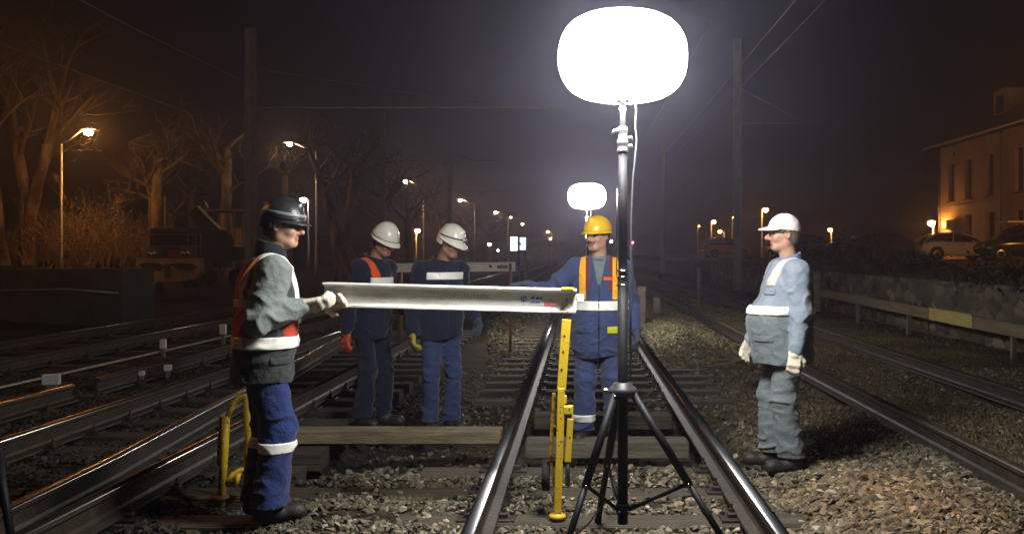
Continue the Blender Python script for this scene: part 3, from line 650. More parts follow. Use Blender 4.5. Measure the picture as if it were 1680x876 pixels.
# yellow trestle behind the man at the left
def trestle():
    Yt = 5.6; o = Vector((atx(379, Yt), Yt, 0)); P = lambda px, py, dy=0.0: at(px - 6, py, Yt + dy) - o
    t = thing('yellow_trestle', o, 'worn yellow trestle half hidden behind the man in blue trousers', 'trestle')
    def bar(name, pts, w, m_, n=8): b = MB(); b.poly(pts, w, n); return b.build(name, m_, t)
    bar('leg', [P(377, 682), P(374, 740), P(368, 836)], 0.026, M_YELLOW)
    bar('leg', [P(410, 648, 0.05), P(413, 700, 0.05), P(414.5, 722, 0.05), P(411, 790, 0.05)], 0.026, M_YELLOW)
    bar('arch', [P(377, 690), P(384, 672), P(390, 660, .02), P(398, 652, .04), P(410, 650, 0.05)], 0.018, M_YELLOW2)
    bar('slotted_sleeve', [P(368, 684, 0.02), P(366, 730, 0.02), P(364, 762, 0.02)], 0.011, M_YELLOW2)
    bar('cross_brace', [P(377, 792), P(388, 778, .02), P(400, 771, .04), P(411, 768, 0.05)], 0.017, M_YELLOW)
    bar('stub', [P(398, 774, .04), P(393, 796, .03)], 0.017, M_YELLOW)
    b = MB(); b.box(P(372, 683), (0.05, 0.03, 0.012), ch=0.003); b.build('top_plate', M_YELLOW2, t)
    b = MB(); q = P(367, 842); q.z = 0.012; b.lathe([(0.05, -0.012), (0.052, 0), (0.045, 0.008), (0.016, 0.016)], q, 18); b.build('foot', mat('rusty_foot', (0.13, 0.05, 0.015), 0.8, var=0.4, scale=20), t)
    return t
trestle()
# the second beam, far behind, with its rusty post
Yf = 13.7
beam2, L2 = ibeam(atx(640, Yf), atz(432, Yf), atx(845, Yf), atz(430, Yf), Yf, 0.135, 'second aluminium beam in the distance behind the two white helmets')
m = MB(); m.box((L2 - 0.19, -0.0085, -0.07), (0.16, 0.002, 0.055)); m.build('faded_label', mat('faded_label', (0.20, 0.17, 0.16), 0.7, var=0.3, scale=50), beam2)
m = MB(); m.box((L2 - 0.37, -0.0085, -0.06), (0.04, 0.002, 0.04)); m.build('dark_plate', M_RUST, beam2)
M_RUSTPOST = mat('rusty_post_paint', (0.20, 0.085, 0.025), 0.8, var=0.4, scale=8)
t = thing('rusty_post', (atx(838, Yf), Yf - 0.09, 0), 'thin rusty post standing under the right end of the distant beam', 'post')
m = MB(); m.tube((0, 0, 0), (0, 0, atz(432, Yf)), 0.022, n=10); m.build('shaft', M_RUSTPOST, t)
m = MB(); m.lathe([(0.06, 0), (0.06, 0.012), (0.025, 0.02)], (0, 0, 0), 14); m.build('foot', M_RUSTPOST, t)
for px, lb in ((655, 'dark trestle leg under the left end of the distant beam'),):
    t = thing('trestle_leg', (atx(px, Yf), Yf + 0.09, 0), lb, 'post'); m = MB(); m.tube((0, 0, 0), (0, 0, atz(432, Yf)), 0.03, n=10); m.build('shaft', M_RUSTPOST, t); m = MB(); m.lathe([(0.06, 0), (0.06, 0.012), (0.03, 0.02)], (0, 0, 0), 14); m.build('foot', M_RUSTPOST, t)
# ------------------------------------------------------------------ right side: stone wall, guard rail, posts
t = thing('stone_wall', (6.7, 0, 0), 'low rubble stone retaining wall along the right side of the tracks', 'wall')
m = MB(); m.box((0.10, 27, 0.46), (0.12, 40, 1.0)); m.build('mortar_core', M_MORTAR, t)
def rubble(y0, y1, zt_, cw, chh, step, seed):
    g = np.random.default_rng(seed); ny_, nz_ = int((y1 - y0) / cw) + 3, int(zt_ / chh) + 3
    cy_ = y0 - cw + (np.arange(ny_)[:, None] + g.uniform(.08, .92, (ny_, nz_))) * cw; cz_ = -chh + (np.arange(nz_)[None] + g.uniform(.12, .88, (ny_, nz_))) * chh
    S_ = np.stack([cy_.ravel() / cw, cz_.ravel() / chh], -1); off = g.uniform(-.02, .035, len(S_)); tone = g.lognormal(0, .45, (len(S_), 1)) * np.array([.085, .072, .052]) * (1 + g.normal(0, .03, (len(S_), 3)))
    yy, zz = np.meshgrid(np.arange(y0, y1, step), np.linspace(0, zt_, int(zt_ / step) + 1), indexing='ij'); P = np.stack([yy.ravel() / cw, zz.ravel() / chh], -1)
    D = np.empty((len(P), 2)); I_ = np.empty(len(P), int)
    for i in range(0, len(P), 2000):
        d = np.sqrt(((P[i:i + 2000, None] - S_[None]) ** 2).sum(2)); o = np.argpartition(d, 1, axis=1)[:, :2]; r_ = np.arange(len(d)); d0, d1 = d[r_, o[:, 0]], d[r_, o[:, 1]]; sw = d0 > d1
        D[i:i + 2000, 0] = np.minimum(d0, d1); D[i:i + 2000, 1] = np.maximum(d0, d1); I_[i:i + 2000] = np.where(sw, o[:, 1], o[:, 0])
    e = np.clip((D[:, 1] - D[:, 0]) / .35, 0, 1); prot = (off[I_] + .05) * np.sqrt(e)
    V = np.stack([.045 - prot - .012 * g.uniform(0, 1, len(P)), yy.ravel(), zz.ravel()], -1); ii = np.arange(len(P)).reshape(yy.shape)
    me = fast_mesh('stones', V, [np.stack([ii[:-1, :-1], ii[:-1, 1:], ii[1:, 1:], ii[1:, :-1]], -1).reshape(-1, 4)])
    c_ = np.where(e[:, None] < .12, np.array([.05, .045, .035]), np.clip(tone[I_], .02, .5)); ca = me.color_attributes.new('col', 'FLOAT_COLOR', 'POINT'); ca.data.foreach_set('color', np.concatenate([c_, np.ones((len(c_), 1))], 1).astype(np.float32).ravel())
    return link('stones', me, M_STONE, t)
rubble(7.5, 26, 1.0, .29, .18, .026, 4); rubble(25.98, 46, 1.0, .4, .24, .08, 6)
M_PLANK = mat('guard_plank', (0.10, 0.085, 0.05), 0.8, col2=(0.20, 0.17, 0.11), scale=3, bump=0.4, stretch=(4, 0.4, 4))
t = thing('guard_rail', (6.2, 0, 0), 'long weathered guard plank on low posts in front of the stone wall', 'guard rail')
def zt(y): return 0.50 + 0.008 * (y - 12)
m = MB(); m.prism([(11.9, zt(11.9)), (23.6, zt(23.6)), (23.6, zt(23.6) - 0.19), (11.9, zt(11.9) - 0.19)], -0.03, 0.03, lambda a, b, c: (c, a, b)); m.build('plank', M_PLANK, t)
m = MB(); ya, yb = 14.35, 16.1; m.prism([(ya, zt(ya) + 0.004), (yb, zt(yb) + 0.004), (yb, zt(yb) - 0.192), (ya, zt(ya) - 0.192)], -0.036, -0.032, lambda a, b, c: (c, a, b)); m.box((-0.02, (ya + yb) / 2, (zt(ya) + zt(yb)) / 2 + 0.012), (0.06, yb - ya, 0.016)); m.build('lit_section', mat('lit_plank_yellow', (0.34, 0.27, 0.07), 0.7, col2=(0.46, 0.40, 0.14), scale=6, stretch=(3, .5, 3)), t)  # yellow light on the plank, painted as a thin overlay
for y in (13.2, 17.4, 20.6): m = MB(); m.box((0.075, y, 0.22), (0.07, 0.07, 0.56)); m.build('post', M_MAST, t)
p = at(1340, 446, 23.8); m = MB(); m.box((p.x, 23.8, p.z / 2 - 0.05), (0.17, 0.17, p.z + 0.1), ch=0.02); tag(m.build('wooden_post', M_PALEWOOD), 'thick wooden post behind the man in the pale cap, ending the guard plank', 'post')
p = at(1146, 440, 26); m = MB(); m.box((p.x, 26, p.z / 2 + .25), (0.09, 0.05, p.z - .5), ch=0.01); m.box((p.x, 26, .25), (0.05, 0.04, .55)); tag(m.build('marker_post', mat('dull_post_paint', (.22, .19, .15), .8)), 'short dull marker post standing between the tracks on the right', 'post')
for px, py, w, h, Yd, lb in ((1052, 475, 14, 12, 19.5, 'small rust brown trackside box just right of the tripod mast'), (1077, 492, 12, 7, 21.0, 'low tapered ground box beside the ridge of mossy ballast')):
    q = at(px, py, Yd); k = Yd / FPX; m = MB(); m.box((q.x, Yd, q.z / 2 - .02), (w * k, 0.2, q.z + .1 + h * k / 2), taper=0.85, ch=0.012); tag(m.build('trackside_box', mat('box_paint', (0.16, 0.12, 0.08), 0.8, var=0.3)), lb, 'trackside box')
# branches and offcuts dropped beside the centre track
m = MB(); m.poly([(1.62, 11.6, .06), (1.9, 11.7, .09), (2.1, 11.65, .16), (2.32, 11.5, .24), (2.5, 11.4, .08)], [.018, .017, .015, .012, .008], 7); tag(m.build('dead_branch', M_PALEWOOD), 'crooked dead branch on the ground left of the man in the pale cap', 'branch')
m = MB(); m.poly([(1.8, 12.4, .05), (2.4, 12.3, .09), (2.9, 12.2, .08)], [.02, .018, .012], 7); tag(m.build('dead_branch', M_PALEWOOD), 'straighter dead branch lying just behind the crooked one', 'branch')
m = MB(); m.box((2.1, 10.4, 0.04), (0.30, 0.45, 0.03), rot=Matrix.Rotation(.3, 3, 'Y'), ch=.004); tag(m.build('slab_offcut', M_CONC), 'flat grey offcut slab lying on the weeds in front of the crooked dead branch', 'slab')

# ------------------------------------------------------------------ left: loading block
t = thing('loading_block', (-12.9, 20.2, 0), 'long dark concrete loading block at the far left with a flat top', 'loading block')
m = MB(); m.box((0, 0, 0.55), (6.4, 1.4, 1.24), ch=0.03); m.build('block', M_CONC, t)
m = MB(); m.box((-1.2, -0.05, 1.20), (3.2, 1.55, 0.07), ch=0.01); m.build('cap_slab', mat('cap_concrete', (0.035, 0.035, 0.03), 0.9, var=0.4), t)
m = MB(); m.poly([(-3.2, -0.74, 0.60), (0, -0.74, 0.70), (2.0, -0.74, 0.74), (3.1, -0.74, 0.66)], 0.022, 8); m.build('pipe', M_GALV, t)

# ------------------------------------------------------------------ street lamps
def lamp(name, base, zh, armdx, label, I, col=(1.0, 0.42, 0.09), rad=0.15, pole_r=0.07, group=None, double=False, armdy=0.0, stub=0.0, polem=None):
    """base: foot of the pole; the head hangs armdx to the side at height zh"""
    t = thing(name, base, label, 'street lamp', 0, group); z0 = zh - base[2]; polem = polem or M_GALV
    m = MB(); m.poly([(0, 0, 0), (0, 0, 0.9), (0, 0, 0.92), (0, 0, z0 - stub)], [pole_r * 1.35, pole_r * 1.3, pole_r, pole_r * 0.62], 10); m.build('pole', polem, t)
    hd = Vector((armdx, armdy, z0)); ln = max(0.02, math.hypot(armdx, armdy)); dv = Vector((armdx / ln, armdy / ln, 0)) if ln > 0.03 else Vector((1, 0, 0))
    m = MB(); m.poly([(0, 0, z0 - stub), (dv.x * ln * 0.3, dv.y * ln * .3, z0 - stub * 0.7), hd - dv * 0.25 + Vector((0, 0, 0.03))], pole_r * 0.5, 8); m.build('arm', polem, t)
    m = MB(); m.box(hd + Vector((0, 0, 0.09)), (0.62 if abs(dv.x) > .7 else .26, 0.26 if abs(dv.x) > .7 else .62, 0.10), taper=0.6); h = m.build('head', M_GALV, t)
    L_ = I / (math.pi * rad * rad)
    b = MB(); b.ball(hd - Vector((0, 0, rad * 0.45)), (rad, rad, rad * 0.8), 8); b.build('bulb', mat('sodium_%s_%d' % (name, int(L_ * 100)), (0.9, 0.6, 0.3), 0.5, emit=tuple(c / max(col) for c in col), estr=L_ * SODIUM), h)
    return t
SOD = (1.0, 0.40, 0.085); WARM = (1.0, 0.62, 0.30)
def lp(px_pole, px_head, py_head, Y, label, I, z0=0.0, **k):
    xb = atx(px_pole, Y); return lamp('street_lamp', (xb, Y, z0), atz(py_head, Y), atx(px_head, Y) - xb, label, I, **k)
G1 = 'street lamps of the road on the left'; G2 = 'lamps of the car park on the right'
lp(101, 145, 214, 40, 'bright orange street lamp over the bare thicket at far left', 105, z0=.3, col=SOD, rad=0.19, group=G1, stub=0.6)
lp(519, 475, 236, 45.6, 'tall street lamp with bent arm reaching left, above the black helmet', 44, z0=.3, col=WARM, rad=0.13, group=G1, stub=0.4)
lp(695, 665, 297, 69, 'street lamp with its pole right above the gap between the two white helmets', 70, z0=.3, col=WARM, rad=0.14, group=G1, stub=0.5)
lp(779, 755, 328, 94, 'small far street lamp above and left of the lit white sign', 70, z0=.3, col=WARM, rad=0.17, group=G1, stub=0.5)
lp(833, 813, 348, 121, 'smaller far street lamp close above the lit white sign on its left', 60, z0=.3, col=WARM, rad=0.2, group=G1, stub=0.5)
lp(834, 838, 356, 134, 'dim far street lamp straight above the left half of the lit white sign', 8, z0=.3, col=WARM, rad=0.16, group=G1)
lp(868, 857, 367, 168, 'far street lamp just above the top right corner of the lit white sign', 22, z0=.3, col=WARM, rad=0.24, group=G1, stub=.5)
lp(915, 903, 391, 240, 'farthest street lamp, low between the lit sign and the yellow helmet', 26, z0=.3, col=WARM, rad=0.3, group=G1)
lp(506, 497, 326, 62, 'pinkish white lamp just above the peak of the black helmet', 30, z0=.3, col=(1, 0.72, 0.62), rad=0.22, group=G1)
lp(683, 685, 377, 80, 'low orange lamp between the two white helmets', 60, z0=.3, col=SOD, rad=0.24, group=G1)
lamp('street_lamp', (-21.5, 25, .3), 7.2, 1.2, 'orange street lamp beyond the left edge of the picture', 80, col=SOD, rad=0.19, group=G1, stub=.5)
for px, hx, py, Y, I, lb in ((1250, 1256, 343, 71, 34, 'tallest orange car park lamp, above the pale cap on its left'), (1167, 1171, 363, 88, 24, 'orange lamp on a pale pole left of the pale cap, left of the right-hand mast'), (1188, 1181, 379, 100, 18, 'low orange lamp right beside the mast, beneath its neighbours'),
    (1364, 1362, 376, 84, 22, 'lone orange lamp right of the pale cap above the parked cars'), (1300, 1302, 369, 80, 5, 'dim hooded lamp just right of the pale cap'), (1201, 1204, 356, 90, 3, 'nearly dark hooded lamp touching the right-hand mast'), (1145, 1147, 371, 150, 9, 'tiny far lamp, leftmost of those on the right')):
    lp(px, hx, py, Y, lb, I, z0=1.15, col=SOD, rad=0.2 if I > 10 else 0.12, group=G2, polem=M_WHITEP)
lp(1531, 1528, 364, 57, 'glowing orange lamp at the corner of the station building beside the white hatchback', 70, z0=1.15, col=SOD, rad=0.22, group=G2, polem=M_WHITEP)
lamp('street_lamp', (19.3, 33, 1.15), 6.6, 0.8, 'orange car park lamp beyond the right edge of the picture', 190, col=SOD, rad=0.19, group=G2, stub=.5)
lamp('street_lamp', (-11.5, 8.5, .0), 7.0, 1.0, 'orange yard lamp beside the sidings outside the left edge of the picture', 75, col=SOD, rad=0.19, group=G1, stub=.5)
# tail lights, car lamps and small far lights
def glow(px, py, Y, r_, I, col, label):
    t = thing('signal_light', (atx(px, Y), Y, 0.0), label, 'light'); z = atz(py, Y)
    m = MB(); m.tube((0, 0.12, 0), (0, 0.12, z + .1), 0.04, n=8); m.build('post', M_MAST, t)
    m = MB(); m.box((0, 0.08, z), (r_ * 3, 0.14, r_ * 3)); h = m.build('housing', M_BLACK, t)
    m = MB(); m.ball((0, -0.02, z), (r_, 0.03, r_), 8); m.build('lens', mat('glow_%d_%d' % (px, py), (.5, .5, .5), 0.4, emit=col, estr=I), h)
glow(1038, 398, 60, 0.07, 30, (1, 0.05, 0.12), 'tiny red signal light right of the tripod mast')
glow(1003, 396, 75, 0.10, 40, (1, 0.95, 0.9), 'tiny white light beside the ear of the man in the yellow helmet')
glow(803, 401, 70, 0.13, 30, (1, 0.93, 0.85), 'white lamp of a far vehicle left of the lit sign, the brighter of two')
glow(817, 411, 70, 0.08, 26, (1, 0.9, 0.8), 'fainter white lamp of a far vehicle left of the lit sign, below the brighter one')

# ------------------------------------------------------------------ lit advertising panel
Yp = 52; c = at(850, 400, Yp); k = Yp / FPX
t = thing('lit_sign', (c.x, Yp, 0), 'small brightly lit white billboard panel in the distance with a dark pole in front', 'sign')
m = MB(); m.box((0, 0.08, c.z), (27 * k, 0.2, 25 * k)); m.build('casing', M_BLACK, t)
m = MB(); m.box((-6 * k, -0.03, c.z), (13 * k, 0.02, 23 * k)); m.build('lit_panel', mat('panel_white', (.8, .8, .8), 0.4, emit=(1, 0.97, 0.95), estr=2.2), t)
m = MB(); m.box((7 * k, -0.03, c.z - 0.5 * k), (11.5 * k, 0.02, 22 * k)); m.build('lit_panel', mat('panel_blue', (.8, .8, .8), 0.4, emit=(0.72, 0.83, 1), estr=1.5), t)
m = MB()
for x in (-11 * k, 11 * k): m.tube((x, 0.1, 0), (x, 0.1, c.z - 12 * k), 0.06, n=8)
m.build('legs', M_MAST, t)
p = at(851, 388, 40); m = MB(); m.tube((p.x, 40, 0), (p.x, 40, 2.3), 0.045, n=8); m.box((p.x + .12, 40, 1.62), (0.36, 0.05, 0.07)); m.box((p.x + .02, 40, 1.95), (0.2, 0.05, 0.09), rot=Matrix.Rotation(.6, 3, 'Y')); tag(m.build('signal_post', M_BLACK), 'dark post with short arms standing in front of the lit billboard', 'post')

# ------------------------------------------------------------------ overhead line masts and wires
def mast(x, y, h, arm_z, arm_dx, label, w=0.26):
    t = thing('catenary_mast', (x, y, 0), label, 'mast', 0, 'overhead line masts'); m = MB()
    for s_ in (-1, 1): m.box((s_ * (w / 2 - 0.012), 0, h / 2), (0.024, w * 0.8, h))
    m.box((0, 0, h / 2), (w - 0.05, 0.02, h)); m.build('column', M_MAST, t)
    m = MB(); m.box((0, 0, 0.1), (w * 2, w * 2, 0.45), ch=0.03); m.build('footing', M_CONC, t)
    if arm_dx:
        s_ = 1 if arm_dx > 0 else -1
        m = MB(); m.box((arm_dx / 2 + s_ * w / 2, 0, arm_z), (abs(arm_dx), 0.04, 0.045)); m.build('arm', M_MAST, t)
        m = MB(); m.tube((s_ * w / 2, 0.0, arm_z + 1.1), (arm_dx * 0.8, 0, arm_z + 0.03), 0.012, n=6); m.build('stay', M_MAST, t)
        m = MB()
        for q in range(4): m.lathe([(0.03, 0), (0.055, 0.02), (0.03, 0.04)], (arm_dx * 0.55, 0, arm_z - 0.08 - 0.05 * q), 10)
        m.build('insulator', mat('insulator', (0.12, 0.05, 0.03), 0.3), t)
    return t
mast(atx(411, 26), 26, 7.9, atz(177, 26), 8.9, 'thick overhead line mast behind the man in blue trousers, its long arm reaching right')
mast(atx(627, 40.8), 40.8, 7.8, atz(264, 40.8), 5.0, 'second mast of the left row, above the plain white helmet, with a shorter arm')
mast(atx(738, 62), 62, 7.8, 5.7, 4.0, 'third, thin far mast of the left row, above the scuffed white helmet')
mast(atx(1210, 29.3), 29.3, 8.4, atz(203, 29.3), 2.7, 'pale overhead line mast left of the man in the pale cap, its arm reaching right', 0.24)
mast(atx(1087, 54.7), 54.7, 8.0, 5.7, 2.2, 'far mast right of the tripod, thinner looking than the pale one')
def wire(pts, label, r_=0.011):
    m = MB(); m.poly(pts, r_ * .85, 5); tag(m.build('overhead_wire', M_MAST), label, 'wire')
wire([(-9.15, 12, 6.2), (-9.15, 19, 6.12), (-9.15, 26, 6.2), (-8.8, 40.8, 6.2)], 'bare wire slanting down across the top left of the picture, the upper one')
wire([(-9.65, 12, 5.0), (-9.6, 26, 4.95), (-8.9, 40.8, 5.0)], 'faint lower wire slanting down toward the orange lamp at far left', 0.009)
wire([(3.6, 9, 5.72), (3.6, 29, 5.68), (3.6, 54, 5.7)], 'overhead wire above the right track', 0.009)
wire([(3.1, 9, 7.05), (3.1, 29, 6.9), (3.1, 54, 7.0)], 'carrier wire right of the big balloon light', 0.009)
wire([(4.3, 9, 5.95), (4.3, 29, 5.9), (4.3, 54, 5.95)], 'outermost wire above the stone wall side of the right track', 0.006)

# ------------------------------------------------------------------ trees
def branch(mb, p, d, L_, r_, depth, spread, g, kmax, leaves=None, droop=0.0):
    n = 4; pts = [p]; rad = [r_]; q = p.copy(); dd = d.copy()
    for i in range(n):
        dd = (dd + Vector((g.gauss(0, .16), g.gauss(0, .16), g.gauss(0, .10) + 0.04 - droop))).normalized(); q = q + dd * L_ / n; pts.append(q.copy()); rad.append(r_ * (1 - 0.62 * (i + 1) / n))
    mb.poly(pts, rad, 7 if depth == 0 else 5 if depth == 1 else 4, False)
    if depth >= kmax:
        if leaves is not None: leaves.append(q.copy())
        return
    for i in range(g.randint(3, 4)):
        t_ = g.uniform(0.35, 1.0); j = min(n - 1, int(t_ * n)); b = pts[j].lerp(pts[j + 1], t_ * n - j)
        v = Vector((g.gauss(0, 1), g.gauss(0, 1), g.gauss(0.25, .6))).normalized(); nd = (dd * (1 - spread) + v * spread).normalized()
        branch(mb, b, nd, L_ * g.uniform(.5, .75), max(0.011, r_ * 0.45), depth + 1, spread, g, kmax, leaves, droop)
def leafmesh(name, pts, rad, per, size, m, parent, seed):
    g = np.random.default_rng(seed); c = np.repeat(np.array([p[:] for p in pts]), per, 0); n = len(c); c = c + g.normal(0, rad, (n, 3)) * np.array([1, 1, .8])
    u = g.normal(size=(n, 3)); u /= np.linalg.norm(u, axis=1, keepdims=True); w = np.cross(u, g.normal(size=(n, 3))); w /= np.linalg.norm(w, axis=1, keepdims=True) + 1e-9
    s_ = g.uniform(.6, 1.3, (n, 1)) * size; V = np.stack([c - u * s_, c - w * s_ * .55, c + u * s_, c + w * s_ * .55], 1).reshape(-1, 3)
    return link(name, fast_mesh(name, V, [np.arange(n * 4).reshape(-1, 4)], False), m, parent)
def tree(x, y, h, r_, label, seed, fork=1, kmax=3, limbs=6, leaf=0, spread=.6, group='trees along the road on the left', trunkh=None, lean=0.0, cat='tree', z=.3, limbL=None):
    g = random.Random(seed); t = thing('tree', (x, y, z), label, cat, 0, group); trunkh = trunkh or h * .55
    tm = MB(); cm = MB(); tips = []
    for f in range(fork):
        d = Vector((lean + (g.uniform(.12, .3) * (1 if f else -1) if fork > 1 else 0), g.gauss(0, .04), 1)).normalized(); pts = [Vector((0, 0, -.1))]; rad = [r_ * 1.35]; q = Vector((0, 0, 0)); k = 9
        for i in range(k):
            dd = (d + Vector((g.gauss(0, .07), g.gauss(0, .07), 0))).normalized()
            if fork > 1 and i < 2: dd = Vector((0, 0, 1))
            q = q + dd * trunkh / k; pts.append(q.copy()); rad.append(r_ * (1.05 - 0.45 * (i + 1) / k) * g.uniform(.93, 1.09) * (0.8 if fork > 1 and i > 1 else 1))
        tm.poly(pts, rad, 14)
        for i in range(limbs):
            j = g.randint(k - 3, k); a = g.uniform(0, 6.28); b = pts[min(j + (i % 2), k)]
            nd = Vector((math.cos(a) * .8, math.sin(a) * .8, g.uniform(.35, 1.1))).normalized()
            branch(cm, b - nd * .05, nd, (limbL or h * .32) * g.uniform(.7, 1.15), r_ * .38, 1, spread, g, kmax, tips)
    tm.build('trunk', M_BARK, t); cm.build('crown', M_TWIG, t)
    if leaf: leafmesh('foliage', tips, .28, leaf, .055, M_LEAF, t, seed)
    return t
tree(atx(46, 44), 44, 12, .40, 'big dark tree with a forked trunk at the left edge of the picture', 3, 2, 4, 7, trunkh=8.8, limbL=3.2)
tree(atx(8, 40.5), 40.5, 12, .30, 'pale barked leaning tree trunk at the very left edge beside the big forked one', 5, 1, 3, 5, trunkh=8.5, lean=-.05)
tree(atx(242, 44), 44, 9.5, .34, 'knobbly bare tree behind the rail vehicle at left, with a reddish lit trunk', 8, 1, 4, 6, trunkh=5.6, lean=.02, limbL=2.2)
tree(atx(375, 46), 46, 10, .33, 'bare pollard tree left of the thick overhead mast', 12, 1, 4, 7, trunkh=6.4, limbL=2.3)
tree(atx(560, 44), 44, 8, .38, 'broad forked tree trunk behind the plain white helmet', 15, 2, 3, 5, trunkh=5.2, limbL=2.2)
tree(atx(625, 58), 58, 9, .3, 'tree with orange lit leaves behind the plain white helmet, right of the forked one', 18, 1, 3, 7, leaf=16, trunkh=4.5, limbL=2.6)
tree(atx(668, 66), 66, 9, .3, 'leafy orange lit tree between the two white helmets', 22, 1, 3, 7, leaf=16, trunkh=4.2, limbL=2.8)
tree(atx(726, 84), 84, 9, .3, 'far tree with thin crown right above the scuffed white helmet', 26, 1, 3, 7, leaf=10, trunkh=4.5, limbL=2.8)
tree(atx(768, 100), 100, 9, .3, 'far tree right of the scuffed white helmet', 29, 1, 3, 7, leaf=10, trunkh=4, limbL=3)
tree(atx(803, 118), 118, 9, .3, 'distant tree left of the lit billboard', 33, 1, 3, 7, leaf=8, trunkh=4, limbL=3)
tree(atx(470, 50), 50, 9, .28, 'slim bare tree behind the black helmet', 36, 1, 3, 6, trunkh=5.5, limbL=2.0)
tree(atx(310, 52), 52, 9, .26, 'dim bare tree between the knobbly one and the pollard', 39, 1, 3, 7, leaf=6, trunkh=4.6, limbL=2.6)
def shrub(x, y, w, h, label, seed, n, leaf=3, m=None, z=.3, group='bare thicket at the left', dp=.5):
    g = random.Random(seed); t = thing('shrub', (x, y, z), label, 'shrub', 0, group); tips = []
    for i in range(n):
        cm = MB()
        a = g.uniform(-1, 1); b = Vector((a * w * .5, g.gauss(0, dp), -.05)); d = Vector((a * .25 + g.gauss(0, .25), g.gauss(0, .25), 1)).normalized()
        branch(cm, b, d, h * g.uniform(.35, .62), .028, 1, .5, g, 3, tips); cm.build('stem', M_LITTWIG if x < 0 else M_TWIG, t)
    if leaf: leafmesh('foliage', tips, .16, leaf, .045, m or M_LEAF, t, seed)
shrub(atx(95, 41.5), 41.5, 3.2, 4.2, 'bare orange lit thicket around the pole of the bright lamp at far left', 41, 22, 2)
shrub(atx(160, 42), 42, 3.0, 4.6, 'taller bare thicket right of the bright lamp pole', 43, 24, 2)
shrub(atx(212, 41.5), 41.5, 2.4, 3.6, 'bare thicket just left of the knobbly tree', 46, 18, 2)
shrub(atx(120, 45), 45, 5, 3.4, 'low brambles behind the bare thicket at far left', 48, 26, 5)
shrub(atx(290, 48), 48, 4, 3.0, 'leafy brown bush above the rail vehicle', 51, 22, 14)
shrub(atx(590, 56), 56, 3, 2.4, 'low brown bush at the foot of the forked tree', 54, 16, 10)
for i, (px, Y, w, h, lb) in enumerate(((880, 100, 5, 4.2, 'far orange lit hedge bush right of the lit billboard, left of its twin'), (925, 110, 5, 3.9, 'far orange lit hedge bush just left of the yellow helmet'), (790, 76, 4, 2.2, 'dark bush left of the lit billboard'))):
    shrub(atx(px, Y), Y, w, h, lb, 60 + i, 20, 14, group='far hedge bushes', dp=.8)
lp(905, 899, 380, 118, 'low orange lamp hidden among the far hedge bushes left of the yellow helmet', 50, z0=0, col=SOD, rad=0.12, group=G1)
for i, (x, y, w, h, lb) in enumerate(((8.1, 29, 2.6, 1.0, 'tangled bush on the bank right of the pale cap'), (7.9, 22.5, 2.0, .35, 'low scrub on the bank in front of the dark cars'), (7.6, 14.5, 2.0, .32, 'low scrub on the bank at the right edge'))):
    shrub(x, y, w, h, lb, 70 + i, 30, 8, M_GREENLEAF, 1.0, 'scrub on the right bank')

# ------------------------------------------------------------------ rail vehicle, machine and shelter at left
M_ORANGEP = mat('dirty_ochre_paint', (0.20, 0.12, 0.055), 0.6, col2=(0.36, 0.23, 0.10), scale=2.2, bump=.2)
t = thing('rail_vehicle', (atx(278, 30), 30, 0.25), 'boxy rail works vehicle with a rounded ochre front skirt standing on the far left', 'rail vehicle')
def zf(py): return atz(py, 30) - .25
k = 30 / FPX
sk = [(-52 * k, zf(424)), (52 * k, zf(424)), (53 * k, zf(448)), (42 * k, zf(458)), (14 * k, zf(463)), (-30 * k, zf(463)), (-46 * k, zf(455)), (-53 * k, zf(440))]
m = MB(); m.prism(sk, -0.12, 0.25, lambda a, b, c: (a, c, b)); m.build('front_skirt', M_ORANGEP, t, .02)
m = MB()
for q in (-26, 26): m.prism([(q * k - 22 * k, zf(434)), (q * k - 8 * k, zf(431)), (q * k + 12 * k, zf(432)), (q * k + 22 * k, zf(438)), (q * k + 14 * k, zf(445)), (q * k - 10 * k, zf(443))], -0.125, -0.122, lambda a, b, c: (a, c, b))
m.box((0, -0.124, zf(445)), (10 * k, 0.004, 24 * k)); m.build('dark_patches', M_RUST, t)
for px in (253, 308):
    x = (px - 278) * k; m = MB(); m.box((x, 0.05, zf(415)), (23 * k, 0.35, 17 * k), ch=.02); h = m.build('light_box', mat('grey_box', (.11, .10, .09), .6), t)
    for dx in (-.09, .09): m = MB(); m.lathe([(.075, 0), (.085, .02), (.07, .05), (.01, .055)], (x + dx, -.125, zf(416)), 14, Matrix.Rotation(R(90), 3, 'X')); m.build('headlight', M_CHROME, h)
m = MB(); m.box((0, 1.6, zf(400)), (80 * k, 2.6, 52 * k), ch=.04); m.build('cab', M_CONC, t)
m = MB(); m.box((0, 0.27, zf(394)), (62 * k, 0.04, 24 * k)); m.build('windscreen', M_GLASS, t)
m = MB()
for x in (-50 * k, 30 * k, 44 * k, 52 * k): m.tube((x, 0, zf(424)), (x, 0, zf(384)), .018, n=6)
m.tube((-50 * k, 0, zf(385)), (52 * k, 0, zf(385)), .018, n=6); m.tube((-50 * k, 0, zf(404)), (52 * k, 0, zf(404)), .018, n=6); m.build('hand_rails', M_MAST, t)
m = MB(); m.box((6 * k, .1, zf(416)), (20 * k, .1, 14 * k)); m.build('red_tail_panel', mat('dull_red', (.16, .02, .012), .6), t)
for x in (-.75, .75): m = MB(); m.tube((x - .07, .8, .0), (x + .07, .8, .0), .30, n=20); m.build('wheel', M_RUST, t)
t = thing('excavator', (atx(345, 34), 34, 0.25), 'dark excavator with its arm folded down, beside the rail vehicle', 'excavator'); k = 34 / FPX
def zx(py): return atz(py, 34) - .25
X_ = lambda px: (px - 345) * k
